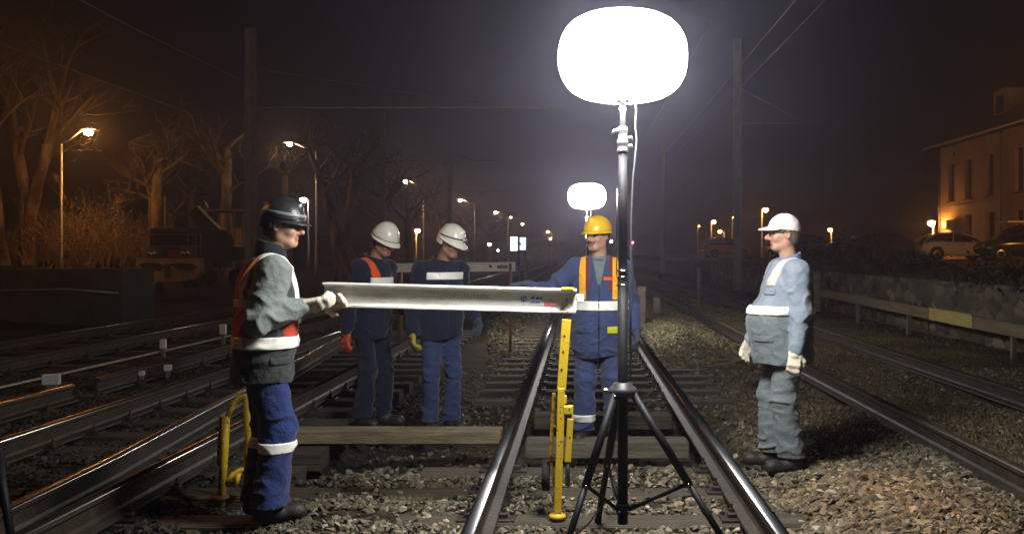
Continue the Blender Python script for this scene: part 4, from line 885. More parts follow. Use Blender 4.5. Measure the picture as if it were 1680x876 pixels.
m = MB(); m.prism([(X_(312), zx(352)), (X_(325), zx(337)), (X_(338), zx(352)), (X_(372), zx(385)), (X_(362), zx(394)), (X_(335), zx(385))], -.18, .18, lambda a, b, c: (a, c, b)); m.build('boom', M_BLACK, t, .02)
m = MB(); m.tube((X_(352), -.22, zx(376)), (X_(362), -.22, zx(387)), .045, n=10); m.build('hydraulic_ram', M_ORANGEP, t)
m = MB(); m.prism([(X_(318), zx(392)), (X_(346), zx(388)), (X_(350), zx(440)), (X_(312), zx(440))], .1, 1.9, lambda a, b, c: (a, c, b)); m.build('cab', M_CONC, t)
m = MB(); m.prism([(X_(350), zx(398)), (X_(385), zx(404)), (X_(392), zx(425)), (X_(350), zx(430))], .0, 1.4, lambda a, b, c: (a, c, b)); m.build('engine_cover', M_RUST, t, .03)
for s_ in (-.9, .9): m = MB(); m.box((X_(350) + s_, .9, .35), (.45, 2.6, .7), ch=.15); m.build('crawler_track', M_RUBBER, t)
m = MB(); m.prism([(X_(360), zx(388)), (X_(376), zx(386)), (X_(380), zx(402)), (X_(366), zx(404))], -.3, .3, lambda a, b, c: (a, c, b)); m.build('bucket', M_RUST, t)
t = thing('shelter', (atx(372, 40), 40, .3), 'open shelter of ochre posts and beams left of the thick mast', 'shelter'); k = 40 / FPX
m = MB(); zz_ = lambda py: atz(py, 40) - .3
for px in (338, 358, 381, 384, 402): m.box(((px - 372) * k, 0 if px != 384 else .5, zz_(425) / 2 + zz_(346) / 2), (.09, .09, zz_(346) + 0.2 - zz_(425) * 0 - .0)) if False else m.tube(((px - 372) * k, 0 if px != 381 else 1.2, 0), ((px - 372) * k, 0 if px != 381 else 1.2, zz_(347)), .05, n=6)
m.build('posts', M_ORANGEP, t)
m = MB(); m.box((0, .6, zz_(345)), (68 * k, 1.6, .09)); m.build('roof', M_ORANGEP, t)
m = MB(); m.box((10 * k, 1.3, zz_(395)), (40 * k, .05, 44 * k)); m.build('back_board', M_PLASTER, t)
m = MB(); m.prism([(-30 * k, zz_(341)), (-36 * k, zz_(341)), (-36 * k, zz_(330))], -.1, .1, lambda a, b, c: (a, c, b)); m.build('bracket', M_ORANGEP, t)
p = at(258, 360, 41); t = thing('lattice_panel', (p.x, 41, .3), 'slatted lattice panel right of the knobbly tree', 'panel'); m = MB(); zb = atz(382, 41) - .3
for i in range(14): m.tube((-.32, 0, zb + .12 * i * .85), (.32, 0, zb + .12 * i * .85 - .35), .018, n=5)
m.build('slats', M_ORANGEP, t); m = MB(); m.box((-.34, 0, (zb + 1.6) / 2), (.06, .06, zb + 1.6)); m.box((.34, 0, (zb + 1.6) / 2), (.06, .06, zb + 1.6)); m.build('frame', M_ORANGEP, t)

# ------------------------------------------------------------------ station building
Xf, Y1, Y2, zb, ze = 22.8, 30.0, 58.0, 1.15, 8.1
t = thing('station_building', (Xf, Y2, zb), 'two storey ochre station building with closed brown shutters at the right edge', 'building')
H = ze - zb; Ln = Y2 - Y1
cols = [56.0, 53.55, 50.75, 47.4, 44.6, 41.8, 39.0, 36.2, 33.4]
wins = [(y, 3.55, 5.85, .92) for y in cols] + [(y, (0.05 if i in (1, 2, 4, 7) else .9), (2.65 if i in (1, 2, 4, 7) else 2.6), .92 if i != 2 else 1.15) for i, y in enumerate(cols) if i != 0]
# facade made of piers and bands so that every opening is a real recess
m = MB(); ysn = sorted(set([Y1, Y2] + [v for y, a, b, w in wins for v in (y - w / 2, y + w / 2)]))
for a, b in zip(ysn[:-1], ysn[1:]):
    mid = (a + b) / 2; ho = sorted([(z0, z1) for y, z0, z1, w in wins if abs(mid - y) < w / 2]); z = 0
    for z0, z1 in ho + [(H, H)]:
        if z0 - z > .01: m.box((0.2, mid - Y2, (z + z0) / 2), (0.4, b - a, z0 - z))
        z = z1
m.build('facade', M_PLASTER, t)
m = MB(); m.box((5.4, -0.2, H / 2), (9.97, .4, H)); m.box((10.2, -Ln / 2, H / 2), (.4, Ln - .9, H)); m.box((5.4, -Ln + .2, H / 2), (9.97, .4, H)); m.build('walls', M_PLASTER, t)
for i, (y, z0, z1, w) in enumerate(wins):
    door = z0 < .1
    m = MB(); m.box((0.26 if not door else .3, y - Y2, (z0 + z1) / 2), (.06, w, z1 - z0))
    s_ = m.build('door' if door else 'shutter', M_SHUTTER, t)
    if not door:
        m = MB(); m.box((0.04, y - Y2, z0 - .05), (.26, w + .22, .09)); m.build('sill', M_WALLSTONE, s_)
    elif i % 2: m = MB(); m.box((.262, y - Y2, z1 - .3), (.012, w - .15, .42)); m.build('fanlight', M_GLASS, s_)
m = MB(); m.box((-.02, -Ln / 2, 3.22), (.07, Ln, .13)); m.build('string_course', M_PLASTER, t)
for y in (-.35, 49.2 - Y2, 37.6 - Y2): m = MB(); m.tube((-.09, y, .0), (-.09, y, H + .05), .055, n=10); m.build('downpipe', M_MAST, t)
m = MB(); m.box((-.0, -2.45, H - .55), (.04, .3, .3)); m.build('vent', M_SHUTTER, t)
m = MB(); m.box((-.25, -1.2 - .9, 2.1), (.5, .75, .55), ch=.03); m.build('air_conditioner', M_WHITEP, t)
m = MB(); ov = .7; m.prism([(-ov, H), (-ov, H + .10), (5.2, H + 4.3), (5.2, H + 4.15)], .5, -Ln - .5, lambda a, b, c: (a, c, b)); m.prism([(10.4 + ov, H), (10.4 + ov, H + .10), (5.202, H + 4.3), (5.202, H + 4.15)], .5, -Ln - .5, lambda a, b, c: (a, c, b)); m.build('roof', M_ROOF, t)
m = MB(); m.tube((-ov - .06, .5, H + .04), (-ov - .06, -Ln, H + .04), .075, n=8); m.build('gutter', mat('zinc_gutter', (.3, .25, .2), .4, .6), t)
for yd in (51.5 - Y2, 40.0 - Y2):
    m = MB(); m.box((1.6, yd, H + 1.85), (1.4, 1.5, 1.5)); d = m.build('dormer', M_PLASTER, t)
    m = MB(); m.box((.885, yd, H + 1.8), (.02, .9, 1.0)); m.build('dormer_window', M_SHUTTER, d)
    m = MB(); m.box((1.7, yd, H + 2.66), (2.1, 2.0, .1)); m.build('dormer_roof', M_ROOF, d)
m = MB(); m.box((5.2, -14, H + 4.9), (.8, 1.4, 1.8)); m.build('chimney', M_WALLSTONE, t)

# ------------------------------------------------------------------ parked cars
def loft(mb, sec):
    n = len(sec[0]); b = [p for s_ in sec for p in s_]
    fs = [(i * n + k, i * n + (k + 1) % n, (i + 1) * n + (k + 1) % n, (i + 1) * n + k) for i in range(len(sec) - 1) for k in range(n)] + [tuple(reversed(range(n))), tuple(range((len(sec) - 1) * n, len(sec) * n))]
    return mb._add(b, fs, True)
def car(loc, rz, label, paint, tall=0.0, L_=1.0):
    t = thing('parked_car', loc, label, 'car', rz, 'cars parked above the stone wall')
    low = [(-2.14, .46, .72, .60), (-2.06, .34, .90, .78), (-1.7, .25, .99, .85), (-1.0, .22, .98, .87), (0, .21, .95, .875), (.9, .22, .93, .865), (1.5, .25, .86, .83), (1.95, .33, .73, .74), (2.12, .42, .60, .58)]
    m = MB(); loft(m, [[(x * L_, -w * .9, zb_), (x * L_, -w, zb_ + .12), (x * L_, -w, (zb_ + zt_) / 2 + .1 + tall * .3), (x * L_, -w * .93, zt_ + tall * .4), (x * L_, -w * .6, zt_ + .035 + tall * .4), (x * L_, w * .6, zt_ + .035 + tall * .4), (x * L_, w * .93, zt_ + tall * .4), (x * L_, w, (zb_ + zt_) / 2 + .1 + tall * .3), (x * L_, w, zb_ + .12), (x * L_, w * .9, zb_)] for x, zb_, zt_, w in low]); body = m.build('body', paint, t)
    gh = [(-2.02, .93, .94), (-1.72, .94, 1.22), (-1.2, .94, 1.40), (-.5, .93, 1.47), (.05, .93, 1.455), (.55, .92, 1.30), (1.22, .90, .92)]
    def hw(z): return .80 - .20 * max(0, (z - .93) / .54)
    m = MB(); loft(m, [[(x * L_, -.80, a + tall * .4), (x * L_, -hw(b), b + tall), (x * L_, hw(b), b + tall), (x * L_, .80, a + tall * .4)] for x, a, b in gh]); m.build('windows', M_GLASS, t)
    m = MB(); loft(m, [[(x * L_, -hw(b) - .008, b + tall - .02), (x * L_, -hw(b) + .03, b + tall + .02), (x * L_, hw(b) - .03, b + tall + .02), (x * L_, hw(b) + .008, b + tall - .02)] for x, a, b in gh[1:5]]); m.build('roof', paint, t)
    for s_ in (-1, 1):
        for pts in ([(.05, s_ * (hw(1.45) + .01), 1.45 + tall), (.6, s_ * (hw(1.28) + .012), 1.28 + tall), (1.2, s_ * .80, .93 + tall * .4)], [(-.35, s_ * (hw(1.46) + .006), 1.46 + tall), (-.42, s_ * .812, .94 + tall * .4)], [(-1.2, s_ * (hw(1.4) + .01), 1.4 + tall), (-1.72, s_ * (hw(1.2) + .02), 1.2 + tall), (-2.0, s_ * .79, .95 + tall * .4)]): m = MB(); m.poly([(x * L_, y, z) for x, y, z in pts], .03, 6); m.build('pillar', paint, t)
    for x in (-1.33, 1.32):
        for s_ in (-1, 1):
            Mx = Matrix.Rotation(R(90), 3, 'X'); m = MB(); m.lathe([(.20, -.10), (.30, -.11), (.325, -.07), (.325, .07), (.30, .11), (.20, .10)], (x * L_, s_ * .80, .32), 22, Mx); w_ = m.build('wheel', M_RUBBER, t)
            m = MB(); m.lathe([(.205, -.095), (.19, -.105), (.05, -.09), (.02, -.10), (.02, .10), (.05, .09), (.19, .105), (.205, .095)], (x * L_, s_ * .80, .32), 10, Mx); m.build('rim', M_SILVER, w_)
            m = MB(); m.lathe([(.385, -.003), (.39, 0), (.385, .003)], (x * L_, s_ * .873, .34), 22, Mx); m.build('wheel_arch', M_RUBBER, t)
    for s_ in (-1, 1):
        m = MB(); m.box((1.96 * L_, s_ * .58, .66 + tall * .3), (.22, .24, .12), ch=.03); m.build('headlight', M_SILVER, t)
        m = MB(); m.box((-2.06 * L_, s_ * .64, .82 + tall * .4), (.10, .22, .22), ch=.02); m.build('tail_light', mat('tail_lens', (.35, .03, .02), .2), t)
        m = MB(); m.ball((.62 * L_, s_ * .93, .98 + tall * .4), (.07, .09, .06), 8); m.build('mirror', paint, t)
        m = MB()
        for hx in (-.75, .1): m.box((hx * L_, s_ * .885, .80 + tall * .3), (.2, .02, .03))
        m.build('door_handles', M_CHROME, t)
    m = MB(); m.box((-2.135 * L_, 0, .62), (.02, .5, .11)); m.build('number_plate', M_WHITEP, t)
    return t
pw = mat('white_car_paint', (.78, .76, .72), .3, spec=.6); pb = mat('black_car_paint', (.012, .012, .014), .2, spec=.7); pblue = mat('blue_car_paint', (.03, .08, .22), .25, spec=.7); pg = mat('grey_car_paint', (.12, .12, .12), .3, spec=.6); po = mat('lamplit_car_paint', (.3, .16, .06), .35)  # the far car's paint carries the orange lamplight in its colour
CZ = 1.16
car((atx(1567, 50), 50, CZ), 0, 'white hatchback parked side on in front of the station building', pw)
car((atx(1458, 51), 51, CZ), 0.06, 'black car parked just left of the white hatchback', pb)
car((atx(1405, 60), 60, CZ), R(200), 'dark grey car with a shining light, left of the black car', pg)
car((atx(1325, 56), 56, CZ), 0.1, 'blue car parked right behind the pale cap', pblue)
car((atx(1682, 42), 42, CZ), R(172), 'tall dark car with a pale roof cut off by the right edge', pb, tall=.18)
car((atx(1190, 84), 84, CZ), 0.2, 'far ochre lit van-like car left of the pale cap', po, tall=.35)
car((atx(1292, 75), 75, CZ), -.1, 'car with orange lit roof beside the peak of the pale cap', pg, tall=.1)
t = thing('roof_rack_panel', (atx(1670, 41), 40.9, CZ + 1.69), 'pale roof box on the tall dark car at the right edge', 'roof box'); m = MB(); m.box((0, 0, 0.05), (1.5, 1.0, .10), ch=.03); m.build('shell', M_WHITEP, t)
# rising ground behind the car park and beyond the road
def hill(name, pts, y, d, label):
    m = MB(); m.prism([(pts[0][0], -1)] + pts + [(pts[-1][0], -1)], y, y + d, lambda a, b, c: (a, c, b)); tag(m.build(name, mat('dark_hill', (.012, .012, .008), .95, var=.4, scale=.1)), kind='structure')
hill('hills', [(-118, 5), (-80, 7), (-50, 5.5), (-25, 7), (-5, 5), (15, 6), (30, 9), (55, 12), (90, 10), (118, 9)], 244, 5, '')

# ------------------------------------------------------------------ haze volume added for the bloom-like glow round the lamps
hz = MB(); hz.box((0, 122, 10), (246, 266, 26)); ho = hz.build("haze", None)
hm = bpy.data.materials.new('night_haze'); hm.use_nodes = True; nt = hm.node_tree; nt.nodes.clear()
pv = nt.nodes.new('ShaderNodeVolumePrincipled'); out = nt.nodes.new('ShaderNodeOutputMaterial'); nt.links.new(pv.outputs[0], out.inputs['Volume'])
pv.inputs['Color'].default_value = (0.76, 0.74, 1.0, 1); pv.inputs['Density'].default_value = HAZE; pv.inputs['Anisotropy'].default_value = 0.8
ho.data.materials.append(hm); tag(ho, kind='stuff', label='thin night haze added for the glow round the lamps')
# ------------------------------------------------------------------ people
def ik(a, c, l1, l2, hint):
    a, c = np.array(a, float), np.array(c, float); v = c - a; d = np.linalg.norm(v); v = v / d
    if d > (l1 + l2) * 0.995: c = a + v * (l1 + l2) * 0.995; d = (l1 + l2) * 0.995
    x = (l1 * l1 - l2 * l2 + d * d) / (2 * d); h = math.sqrt(max(0, l1 * l1 - x * x))
    hn = np.array(hint, float); hn = hn - v * (hn @ v); hn /= np.linalg.norm(hn)
    return a + v * x + hn * h, c
def unit(v): v = np.array(v, float); return v / np.linalg.norm(v)
def hand(s, w, d, n, curl, side, inf=0.0, k=0.006):
    """palm, four fingers of three bones and a thumb; w wrist, d along the hand, n palm normal, side +1/-1 for the thumb"""
    w = np.array(w, float); d = unit(d); n = unit(np.array(n, float) - d * (np.array(n, float) @ d)); t = np.cross(n, d) * side
    Rm = np.stack([d, t, n], 1)
    s.box(w + d * 0.05, (0.052 + inf, 0.042 + inf, 0.015 + inf), 0.014, 0.012, rot=Rm)
    for j, (o, ln) in enumerate(((0.031, 0.92), (0.0105, 1.0), (-0.0105, 0.94), (-0.031, 0.76))):
        p = w + d * 0.097 + t * o - n * 0.002 * abs(j - 1.4); a = curl * (0.55 + 0.1 * j)
        for L_, r_ in ((0.043, 0.0098), (0.028, 0.0092), (0.022, 0.0082)):
            v = d * math.cos(a) + n * math.sin(a) + t * o * 1.2; v = unit(v)
            q = p + v * L_ * ln; s.cone(p, q, r_ + inf, r_ * 0.94 + inf, k); p = q; a += curl * 0.75
    p = w + d * 0.028 + t * 0.036; v = unit(d * 0.62 + t * 0.62 + n * 0.35)
    q = p + v * 0.045; s.cone(p, q, 0.0125 + inf, 0.0105 + inf, k)
    v = unit(d * 0.9 + t * 0.1 + n * (0.3 + 0.4 * curl)); s.cone(q, q + v * 0.035, 0.0105 + inf, 0.009 + inf, k)

M_SKIN = mat('skin', (0.44, 0.25, 0.17), 0.5, var=0.1, scale=25, spec=0.4)
M_SKIN2 = mat('tanned_skin', (0.36, 0.19, 0.12), 0.5, var=0.1, scale=25, spec=0.4)
M_EYE = mat('eye', (0.06, 0.045, 0.04), 0.2)
M_LIP = mat('lips', (0.33, 0.13, 0.10), 0.5)
M_HAIR = mat('dark_hair', (0.018, 0.014, 0.012), 0.6, var=0.4, scale=60, bump=0.5)
M_GREYHAIR = mat('grey_hair', (0.10, 0.085, 0.075), 0.6, var=0.4, scale=60, bump=0.5)
M_BOOT = mat('work_boot', (0.025, 0.022, 0.02), 0.55, var=0.4, scale=30, bump=0.3)
def cloth(name, c, v=0.2, sc=6): return mat(name, c, 0.9, var=v, scale=sc, detail=9.0, bump=0.55, bscale=30, spec=0.2, sheen=0.15)
M_NAVY = cloth('navy_cloth', (0.010, 0.013, 0.030))
M_NAVY2 = cloth('navy_drill', (0.030, 0.046, 0.115))
M_NAVY4 = cloth('navy_overall', (0.045, 0.064, 0.15))
M_ROYAL = cloth('blue_drill', (0.022, 0.037, 0.135))
M_GREYJ = cloth('grey_green_sleeve', (0.165, 0.19, 0.18))
M_DKGREY = cloth('charcoal_cloth', (0.035, 0.04, 0.04))
M_FLEECE = cloth('black_fleece', (0.010, 0.013, 0.018))
M_LTBLUE = cloth('light_blue_cloth', (0.225, 0.27, 0.325))
M_GREYBL = cloth('grey_cloth', (0.145, 0.172, 0.182))
M_ORANGE = cloth('orange_fabric', (0.72, 0.10, 0.025), 0.1)
M_REDOR = cloth('red_orange_fabric', (0.50, 0.055, 0.03), 0.12)
M_YORANGE = cloth('yellow_orange_tape', (0.85, 0.42, 0.025), 0.08)
M_MAROON = cloth('maroon_fabric', (0.16, 0.03, 0.03), 0.1)
M_REFL = mat('reflective_tape', (0.88, 0.87, 0.82), 0.35, var=0.06, scale=14, spec=0.6, bump=0.06, bscale=60)
M_CREAM = cloth('cream_yoke', (0.52, 0.50, 0.49), 0.06)
M_LIME = cloth('lime_fabric', (0.62, 0.66, 0.02), 0.08)
M_WGLOVE = cloth('white_glove', (0.66, 0.62, 0.50), 0.1, 20)
M_YGLOVE = cloth('yellow_glove', (0.30, 0.27, 0.03), 0.2, 20)
M_OGLOVE = cloth('orange_glove', (0.55, 0.07, 0.02), 0.2, 20)
M_DGLOVE = cloth('dark_glove', (0.05, 0.06, 0.10), 0.2, 20)
M_GGLOVE = cloth('green_cuff', (0.12, 0.125, 0.07), 0.2, 20)
M_HWHITE = mat('white_helmet_shell', (0.72, 0.70, 0.62), 0.3, var=0.05, scale=10)
M_HYELL = mat('yellow_helmet_shell', (0.75, 0.47, 0.015), 0.3, var=0.05, scale=10)
M_HBLACK = mat('black_helmet_shell', (0.02, 0.022, 0.025), 0.32, var=0.4, scale=18, bump=0.2)
M_CAP = cloth('pale_pink_cap', (0.80, 0.70, 0.68), 0.05)

def person(c):
    sc = c.get('scale', 1.0); ln = c.get('lean', 0.0); bel = c.get('belly', 0.0); bulk = c.get('bulk', 0.0)
    root = thing('person', c['loc'], c['label'], 'person', R(c['rot']), c.get('group'))
    def L(p):
        p = np.array(p, float); z = p[2]
        return np.array([p[0] + ln * max(0, z - 0.95), p[1], z])
    piv = L((-0.01, 0, 1.5)) + np.array([c.get('headfwd', 0.0), 0, 0]); piv0 = np.array([-0.01, 0, 1.5])
    RH = rotz(R(c.get('yaw', 0))) @ roty(R(c.get('pitch', 0)))
    def HP(P): return piv + (np.asarray(P, float) - piv0) @ RH.T
    shR, shL = L((-0.01, -0.185, 1.42)), L((-0.01, 0.185, 1.42))
    A = {}
    for sd, sh in (('R', shR), ('L', shL)):
        el, wr = ik(sh, c['hand' + sd], 0.30, 0.265, c.get('hint' + sd, (-0.6, 0.3 if sd == 'L' else -0.3, -0.7)))
        A[sd] = (sh, el, wr)
    hips = {'R': np.array([-0.01, -0.09, 0.93]), 'L': np.array([-0.01, 0.09, 0.93])}; LG = {}
    for sd in 'RL':
        fx, fy, fy_ = c['foot' + sd]; an = np.array([fx, fy, 0.10])
        kn, an = ik(hips[sd], an, 0.43, 0.41, (1, 0.08 if sd == 'L' else -0.08, 0)); LG[sd] = (hips[sd], kn, an, R(fy_))
    skin = c.get('skin', M_SKIN)
    # ---- the body: one continuous figure
    b = Sdf()
    b.ell(L((0, 0, 1.27)), (0.115, 0.165, 0.23), 0.05).ell(L((0.015 + bel * 0.4, 0, 1.07)), (0.11 + bel * 0.4, 0.15, 0.17), 0.06).ell((-0.01, 0, 0.95), (0.115, 0.16, 0.13), 0.06)
    b.cone(shR, shL, 0.06, 0.06, 0.05).cone(L((-0.025, 0, 1.44)), HP((-0.012, 0, 1.60)), 0.066, 0.058, 0.03)
    for sd in 'RL':
        sh, el, wr = A[sd]; b.cone(sh, el, 0.052, 0.042, 0.03).cone(el, wr, 0.042, 0.029, 0.02)
        hp, kn, an, ty = LG[sd]; b.cone(hp, kn, 0.085, 0.056, 0.04).cone(kn, an, 0.056, 0.04, 0.03)
        td = np.array([math.cos(ty), math.sin(ty), 0]); b.cone(an - td * 0.02 - (0, 0, .055), an + td * 0.15 - (0, 0, .07), 0.036, 0.026, 0.03)
        g = c.get('grip' + sd, {}); hd = g.get('d', unit(wr - el)); b_ = c['palm' + sd] if 'palm' + sd in c else ((0, 1, 0) if sd == 'R' else (0, -1, 0))
        hand(b, wr, hd, b_, c.get('curl' + sd, 0.6), 1 if sd == 'R' else -1)
    E = lambda p, r_, k=0.02, t=0, op='u': b.ell(HP(p), r_, k, t, RH, op)
    E((-0.008, 0, 1.705), (0.098, 0.078, 0.098), 0.03); E((0.022, 0, 1.645), (0.070, 0.060, 0.078), 0.035)
    b.cone(HP((0.070, 0.014, 1.592)), HP((0.070, -0.014, 1.592)), 0.021, 0.021, 0.025)
    b.cone(HP((0.0, 0.045, 1.622)), HP((0.06, 0.022, 1.596)), 0.020, 0.018, 0.03).cone(HP((0.0, -0.045, 1.622)), HP((0.06, -0.022, 1.596)), 0.020, 0.018, 0.03)
    b.cone(HP((0.082, 0.036, 1.713)), HP((0.082, -0.036, 1.713)), 0.013, 0.013, 0.02)
    for y in (-1, 1):
        E((0.096, y * 0.032, 1.692), (0.017, 0.018, 0.012), 0.012, 0, 's')
        E((0.074, y * 0.031, 1.693), (0.0135, 0.0135, 0.0125), 0.002, 1)
        b.cone(HP((0.086, y * 0.014, 1.712)), HP((0.080, y * 0.046, 1.714)), 0.0065, 0.005, 0.004, 3)
        E((0.066, y * 0.044, 1.662), (0.022, 0.018, 0.022), 0.03)
        E((-0.012, y * 0.079, 1.683), (0.019, 0.010, 0.032), 0.008); E((-0.006, y * 0.088, 1.683), (0.009, 0.008, 0.018), 0.006, 0, 's')
        b.cone(HP((0.099, y * 0.010, 1.655)), HP((0.092, y * 0.015, 1.655)), 0.010, 0.010, 0.008)
    nl = c.get('nose', 1.0)
    b.cone(HP((0.090, 0, 1.708)), HP((0.104 + 0.014 * nl, 0, 1.664)), 0.009, 0.0125, 0.012).cone(HP((0.104 + 0.014 * nl, 0, 1.662)), HP((0.094, 0, 1.652)), 0.0125, 0.010, 0.008)
    b.cone(HP((0.088, 0.016, 1.628)), HP((0.088, -0.016, 1.628)), 0.0085, 0.0085, 0.008, 2).cone(HP((0.086, 0.013, 1.616)), HP((0.086, -0.013, 1.616)), 0.0085, 0.0085, 0.006, 2)
    if c.get('moustache'):
        b.cone(HP((0.096, 0.002, 1.640)), HP((0.088, 0.026, 1.634)), 0.0065, 0.0045, 0.004, 3).cone(HP((0.096, -0.002, 1.640)), HP((0.088, -0.026, 1.634)), 0.0065, 0.0045, 0.004, 3)
    allp = np.array([A[s_][i] for s_ in 'RL' for i in range(3)] + [HP((0, 0, 1.7))])
    lo = np.minimum(allp.min(0) - 0.25, (-0.32, -0.36, -0.02)); hi = np.maximum(allp.max(0) + 0.25, (0.36, 0.36, 1.85)); lo[2] = -0.03; hi[2] = 1.88
    hc = c.get('hair', M_HAIR)
    sdf_obj('body', b, lo, hi, 0.0055 * c.get('res', 1), [skin, M_EYE, M_LIP, hc], root, b.tags, sc)
    # ---- hair
    hb = Sdf().ell((-0.012, 0, 1.705), (0.105, 0.086, 0.104), 0.02).ell((-0.05, 0, 1.65), (0.058, 0.068, 0.06), 0.03)
    def hf(P):
        reg = np.maximum(P[:, 0] - 0.02 - (P[:, 2] - 1.68) * 0.9, 1.615 - P[:, 2]); ear = np.sqrt((P[:, 0] + 0.008) ** 2 + (P[:, 2] - 1.68) ** 2) - 0.03
        return np.maximum(np.maximum(hb(P), reg), np.where(np.abs(P[:, 1]) > 0.05, -ear, -1))
    P, Q = nets(hf, (-0.14, -0.11, 1.58), (0.12, 0.11, 1.84), 0.005)
    link('hair', fast_mesh('hair', HP(P) * sc, [Q]), hc, root)
    # ---- trousers
    w1, w2 = wave_noise(c['seed'], 22, 36, (0.6, 0.6, 1.25)), wave_noise(c['seed'] + 1, 14, 11)
    bg = c.get('baggy', 1.0)
    t = Sdf().ell((-0.005 + bel * .2, 0, 0.97), (0.135 + bel * .3, 0.175, 0.14), 0.05)
    for sd in 'RL':
        hp, kn, an, ty = LG[sd]; t.cone(hp + (0, 0, 0.02), kn, 0.104, 0.078 * bg, 0.06).cone(kn, an + (0, 0, -0.02), 0.078 * bg, 0.074 * bg, 0.03)
    fa = c.get('fold', 1.0)
    def ft(P):
        z = P[:, 2]; k_ = 0.35 + 0.8 * np.exp(-((z - 0.12) / 0.16) ** 2) + 0.6 * np.exp(-((z - 0.52) / 0.12) ** 2) + 0.5 * np.exp(-((z - 0.85) / 0.1) ** 2)
        d = t(P) - fa * 0.013 * k_ * (0.75 - np.minimum(np.abs(w1(P)), 1.35)) - 0.006 * np.clip(w2(P), -1.2, 1.5)
        return np.maximum(np.maximum(d, c.get('cuff', 0.085) - z), z - 1.1)
    tr = sdf_obj('trousers', ft, (-0.45, -0.5, 0), (0.5, 0.5, 1.14), 0.0075, c['trousers'], root, None, sc)
    # ---- boots
    bo = Sdf()
    for sd in 'RL':
        hp, kn, an, ty = LG[sd]; td = np.array([math.cos(ty), math.sin(ty), 0]); a0 = np.array([an[0], an[1], 0])
        bo.cone(a0 + (0, 0, 0.22), a0 + (0, 0, 0.08), 0.056, 0.054, 0.02).cone(a0 - td * 0.035 + (0, 0, 0.045), a0 + td * 0.165 + (0, 0, 0.035), 0.046, 0.044, 0.035)
        bo.ell(a0 + td * 0.15 + (0, 0, 0.05), (0.06, 0.048, 0.042), 0.02, 0, rotz(ty))
    sdf_obj('boots', lambda P: np.maximum(bo(P), -P[:, 2]), (-0.45, -0.5, -0.03), (0.55, 0.5, 0.28), 0.007, M_BOOT, root, None, sc)
    # ---- jacket: torso, sleeves, collar
    hem = c.get('hem', 0.83); jt = Sdf()
    jt.ell(L((-0.005, 0, 1.26)), (0.145 + bulk, 0.198 + bulk, 0.265), 0.05).ell(L((0.01 + bel * 0.55, 0, 1.05)), (0.142 + bulk + bel * 0.6, 0.188 + bulk, 0.21), 0.08)
    jt.ell((0.0 + bel * 0.35, 0, 0.86), (0.148 + bulk + bel * .4, 0.197 + bulk, 0.33), 0.08).cone(shR * 1.0 - (0, 0, 0.005), shL - (0, 0, 0.005), 0.078, 0.078, 0.05)
    ja = Sdf()
    for sd in 'RL':
        sh, el, wr = A[sd]; e2 = wr - unit(wr - el) * 0.01
        ja.cone(sh - (0, 0, 0.005), el, 0.083 + bulk * .4, 0.066, 0.03).cone(el, e2, 0.066, 0.050, 0.03)
    w3, w4 = wave_noise(c['seed'] + 5, 22, 34, (1, 1, 1.1)), wave_noise(c['seed'] + 6, 14, 9)
    elb = [A['R'][1], A['L'][1]]
    def fold_j(P):
        k_ = np.full(len(P), 0.42)
        for e_ in elb: k_ += 0.9 * np.exp(-((P - e_) ** 2).sum(1) / 0.02)
        k_ += 0.4 * np.exp(-((P[:, 2] - hem - 0.05) / 0.07) ** 2)
        return fa * 0.0125 * k_ * (0.75 - np.minimum(np.abs(w3(P)), 1.3)) + 0.005 * np.clip(w4(P), -1.2, 1.5)
    def torso(P): return np.maximum(jt(P) - fold_j(P), hem + 0.012 * np.sin(P[:, 1] * 14) - P[:, 2])
    def arms(P): return ja(P) - fold_j(P)
    neckc = L((-0.012, 0, 1.5))
    def collar(P):
        q = P - neckc; r_ = np.sqrt(q[:, 0] ** 2 + (q[:, 1] * 0.95) ** 2) + (P[:, 2] - 1.5) * 0.15
        return np.maximum(np.maximum(np.abs(r_ - 0.082) - 0.011, P[:, 2] - (c.get('colz', 1.535) - q[:, 0] * 0.3)), 1.40 - P[:, 2])
    def jacket(P):
        d, e = torso(P), arms(P); k = 0.03; h = np.maximum(k - np.abs(d - e), 0) / k
        return np.minimum(np.minimum(d, e) - h * h * k / 4, collar(P))
    jm = c['jacket']
    if isinstance(jm, list):
        def jtag(P):
            d, e = jt(P), ja(P); cl = collar(P) < 0.006
            r_ = np.where(e < d, 0, np.where(P[:, 2] > c.get('split', 0), 1, 2)); r_[cl] = 3
            return r_
    else: jtag = None
    sdf_obj('jacket', jacket, lo - 0.03, hi + 0.03, 0.0068, jm, root, jtag, sc)
    # ---- gloves
    for sd in 'RL':
        gm = c['glove'] if not isinstance(c['glove'], dict) else c['glove'].get(sd)
        if gm is None: continue
        sh, el, wr = A[sd]; s_ = Sdf(); g = c.get('grip' + sd, {}); hd = g.get('d', unit(wr - el)); pn = c['palm' + sd] if 'palm' + sd in c else ((0, 1, 0) if sd == 'R' else (0, -1, 0))
        u = unit(wr - el); s_.cone(wr - u * 0.055, wr + u * 0.02, 0.046, 0.036, 0.02); hand(s_, wr, hd, pn, c.get('curl' + sd, 0.6), 1 if sd == 'R' else -1, 0.004, 0.014)
        sdf_obj('glove', s_, wr - 0.26, wr + 0.26, 0.0045, gm, root, None, sc)
    bx = dict(lo=lo, hi=hi)
    def shell(name, base, region, off, m, lo_=None, hi_=None, h=0.006):
        f = lambda P: np.maximum(base(P) - off, region(P))
        return sdf_obj(name, f, lo if lo_ is None else lo_, hi if hi_ is None else hi_, h, m, root, None, sc)
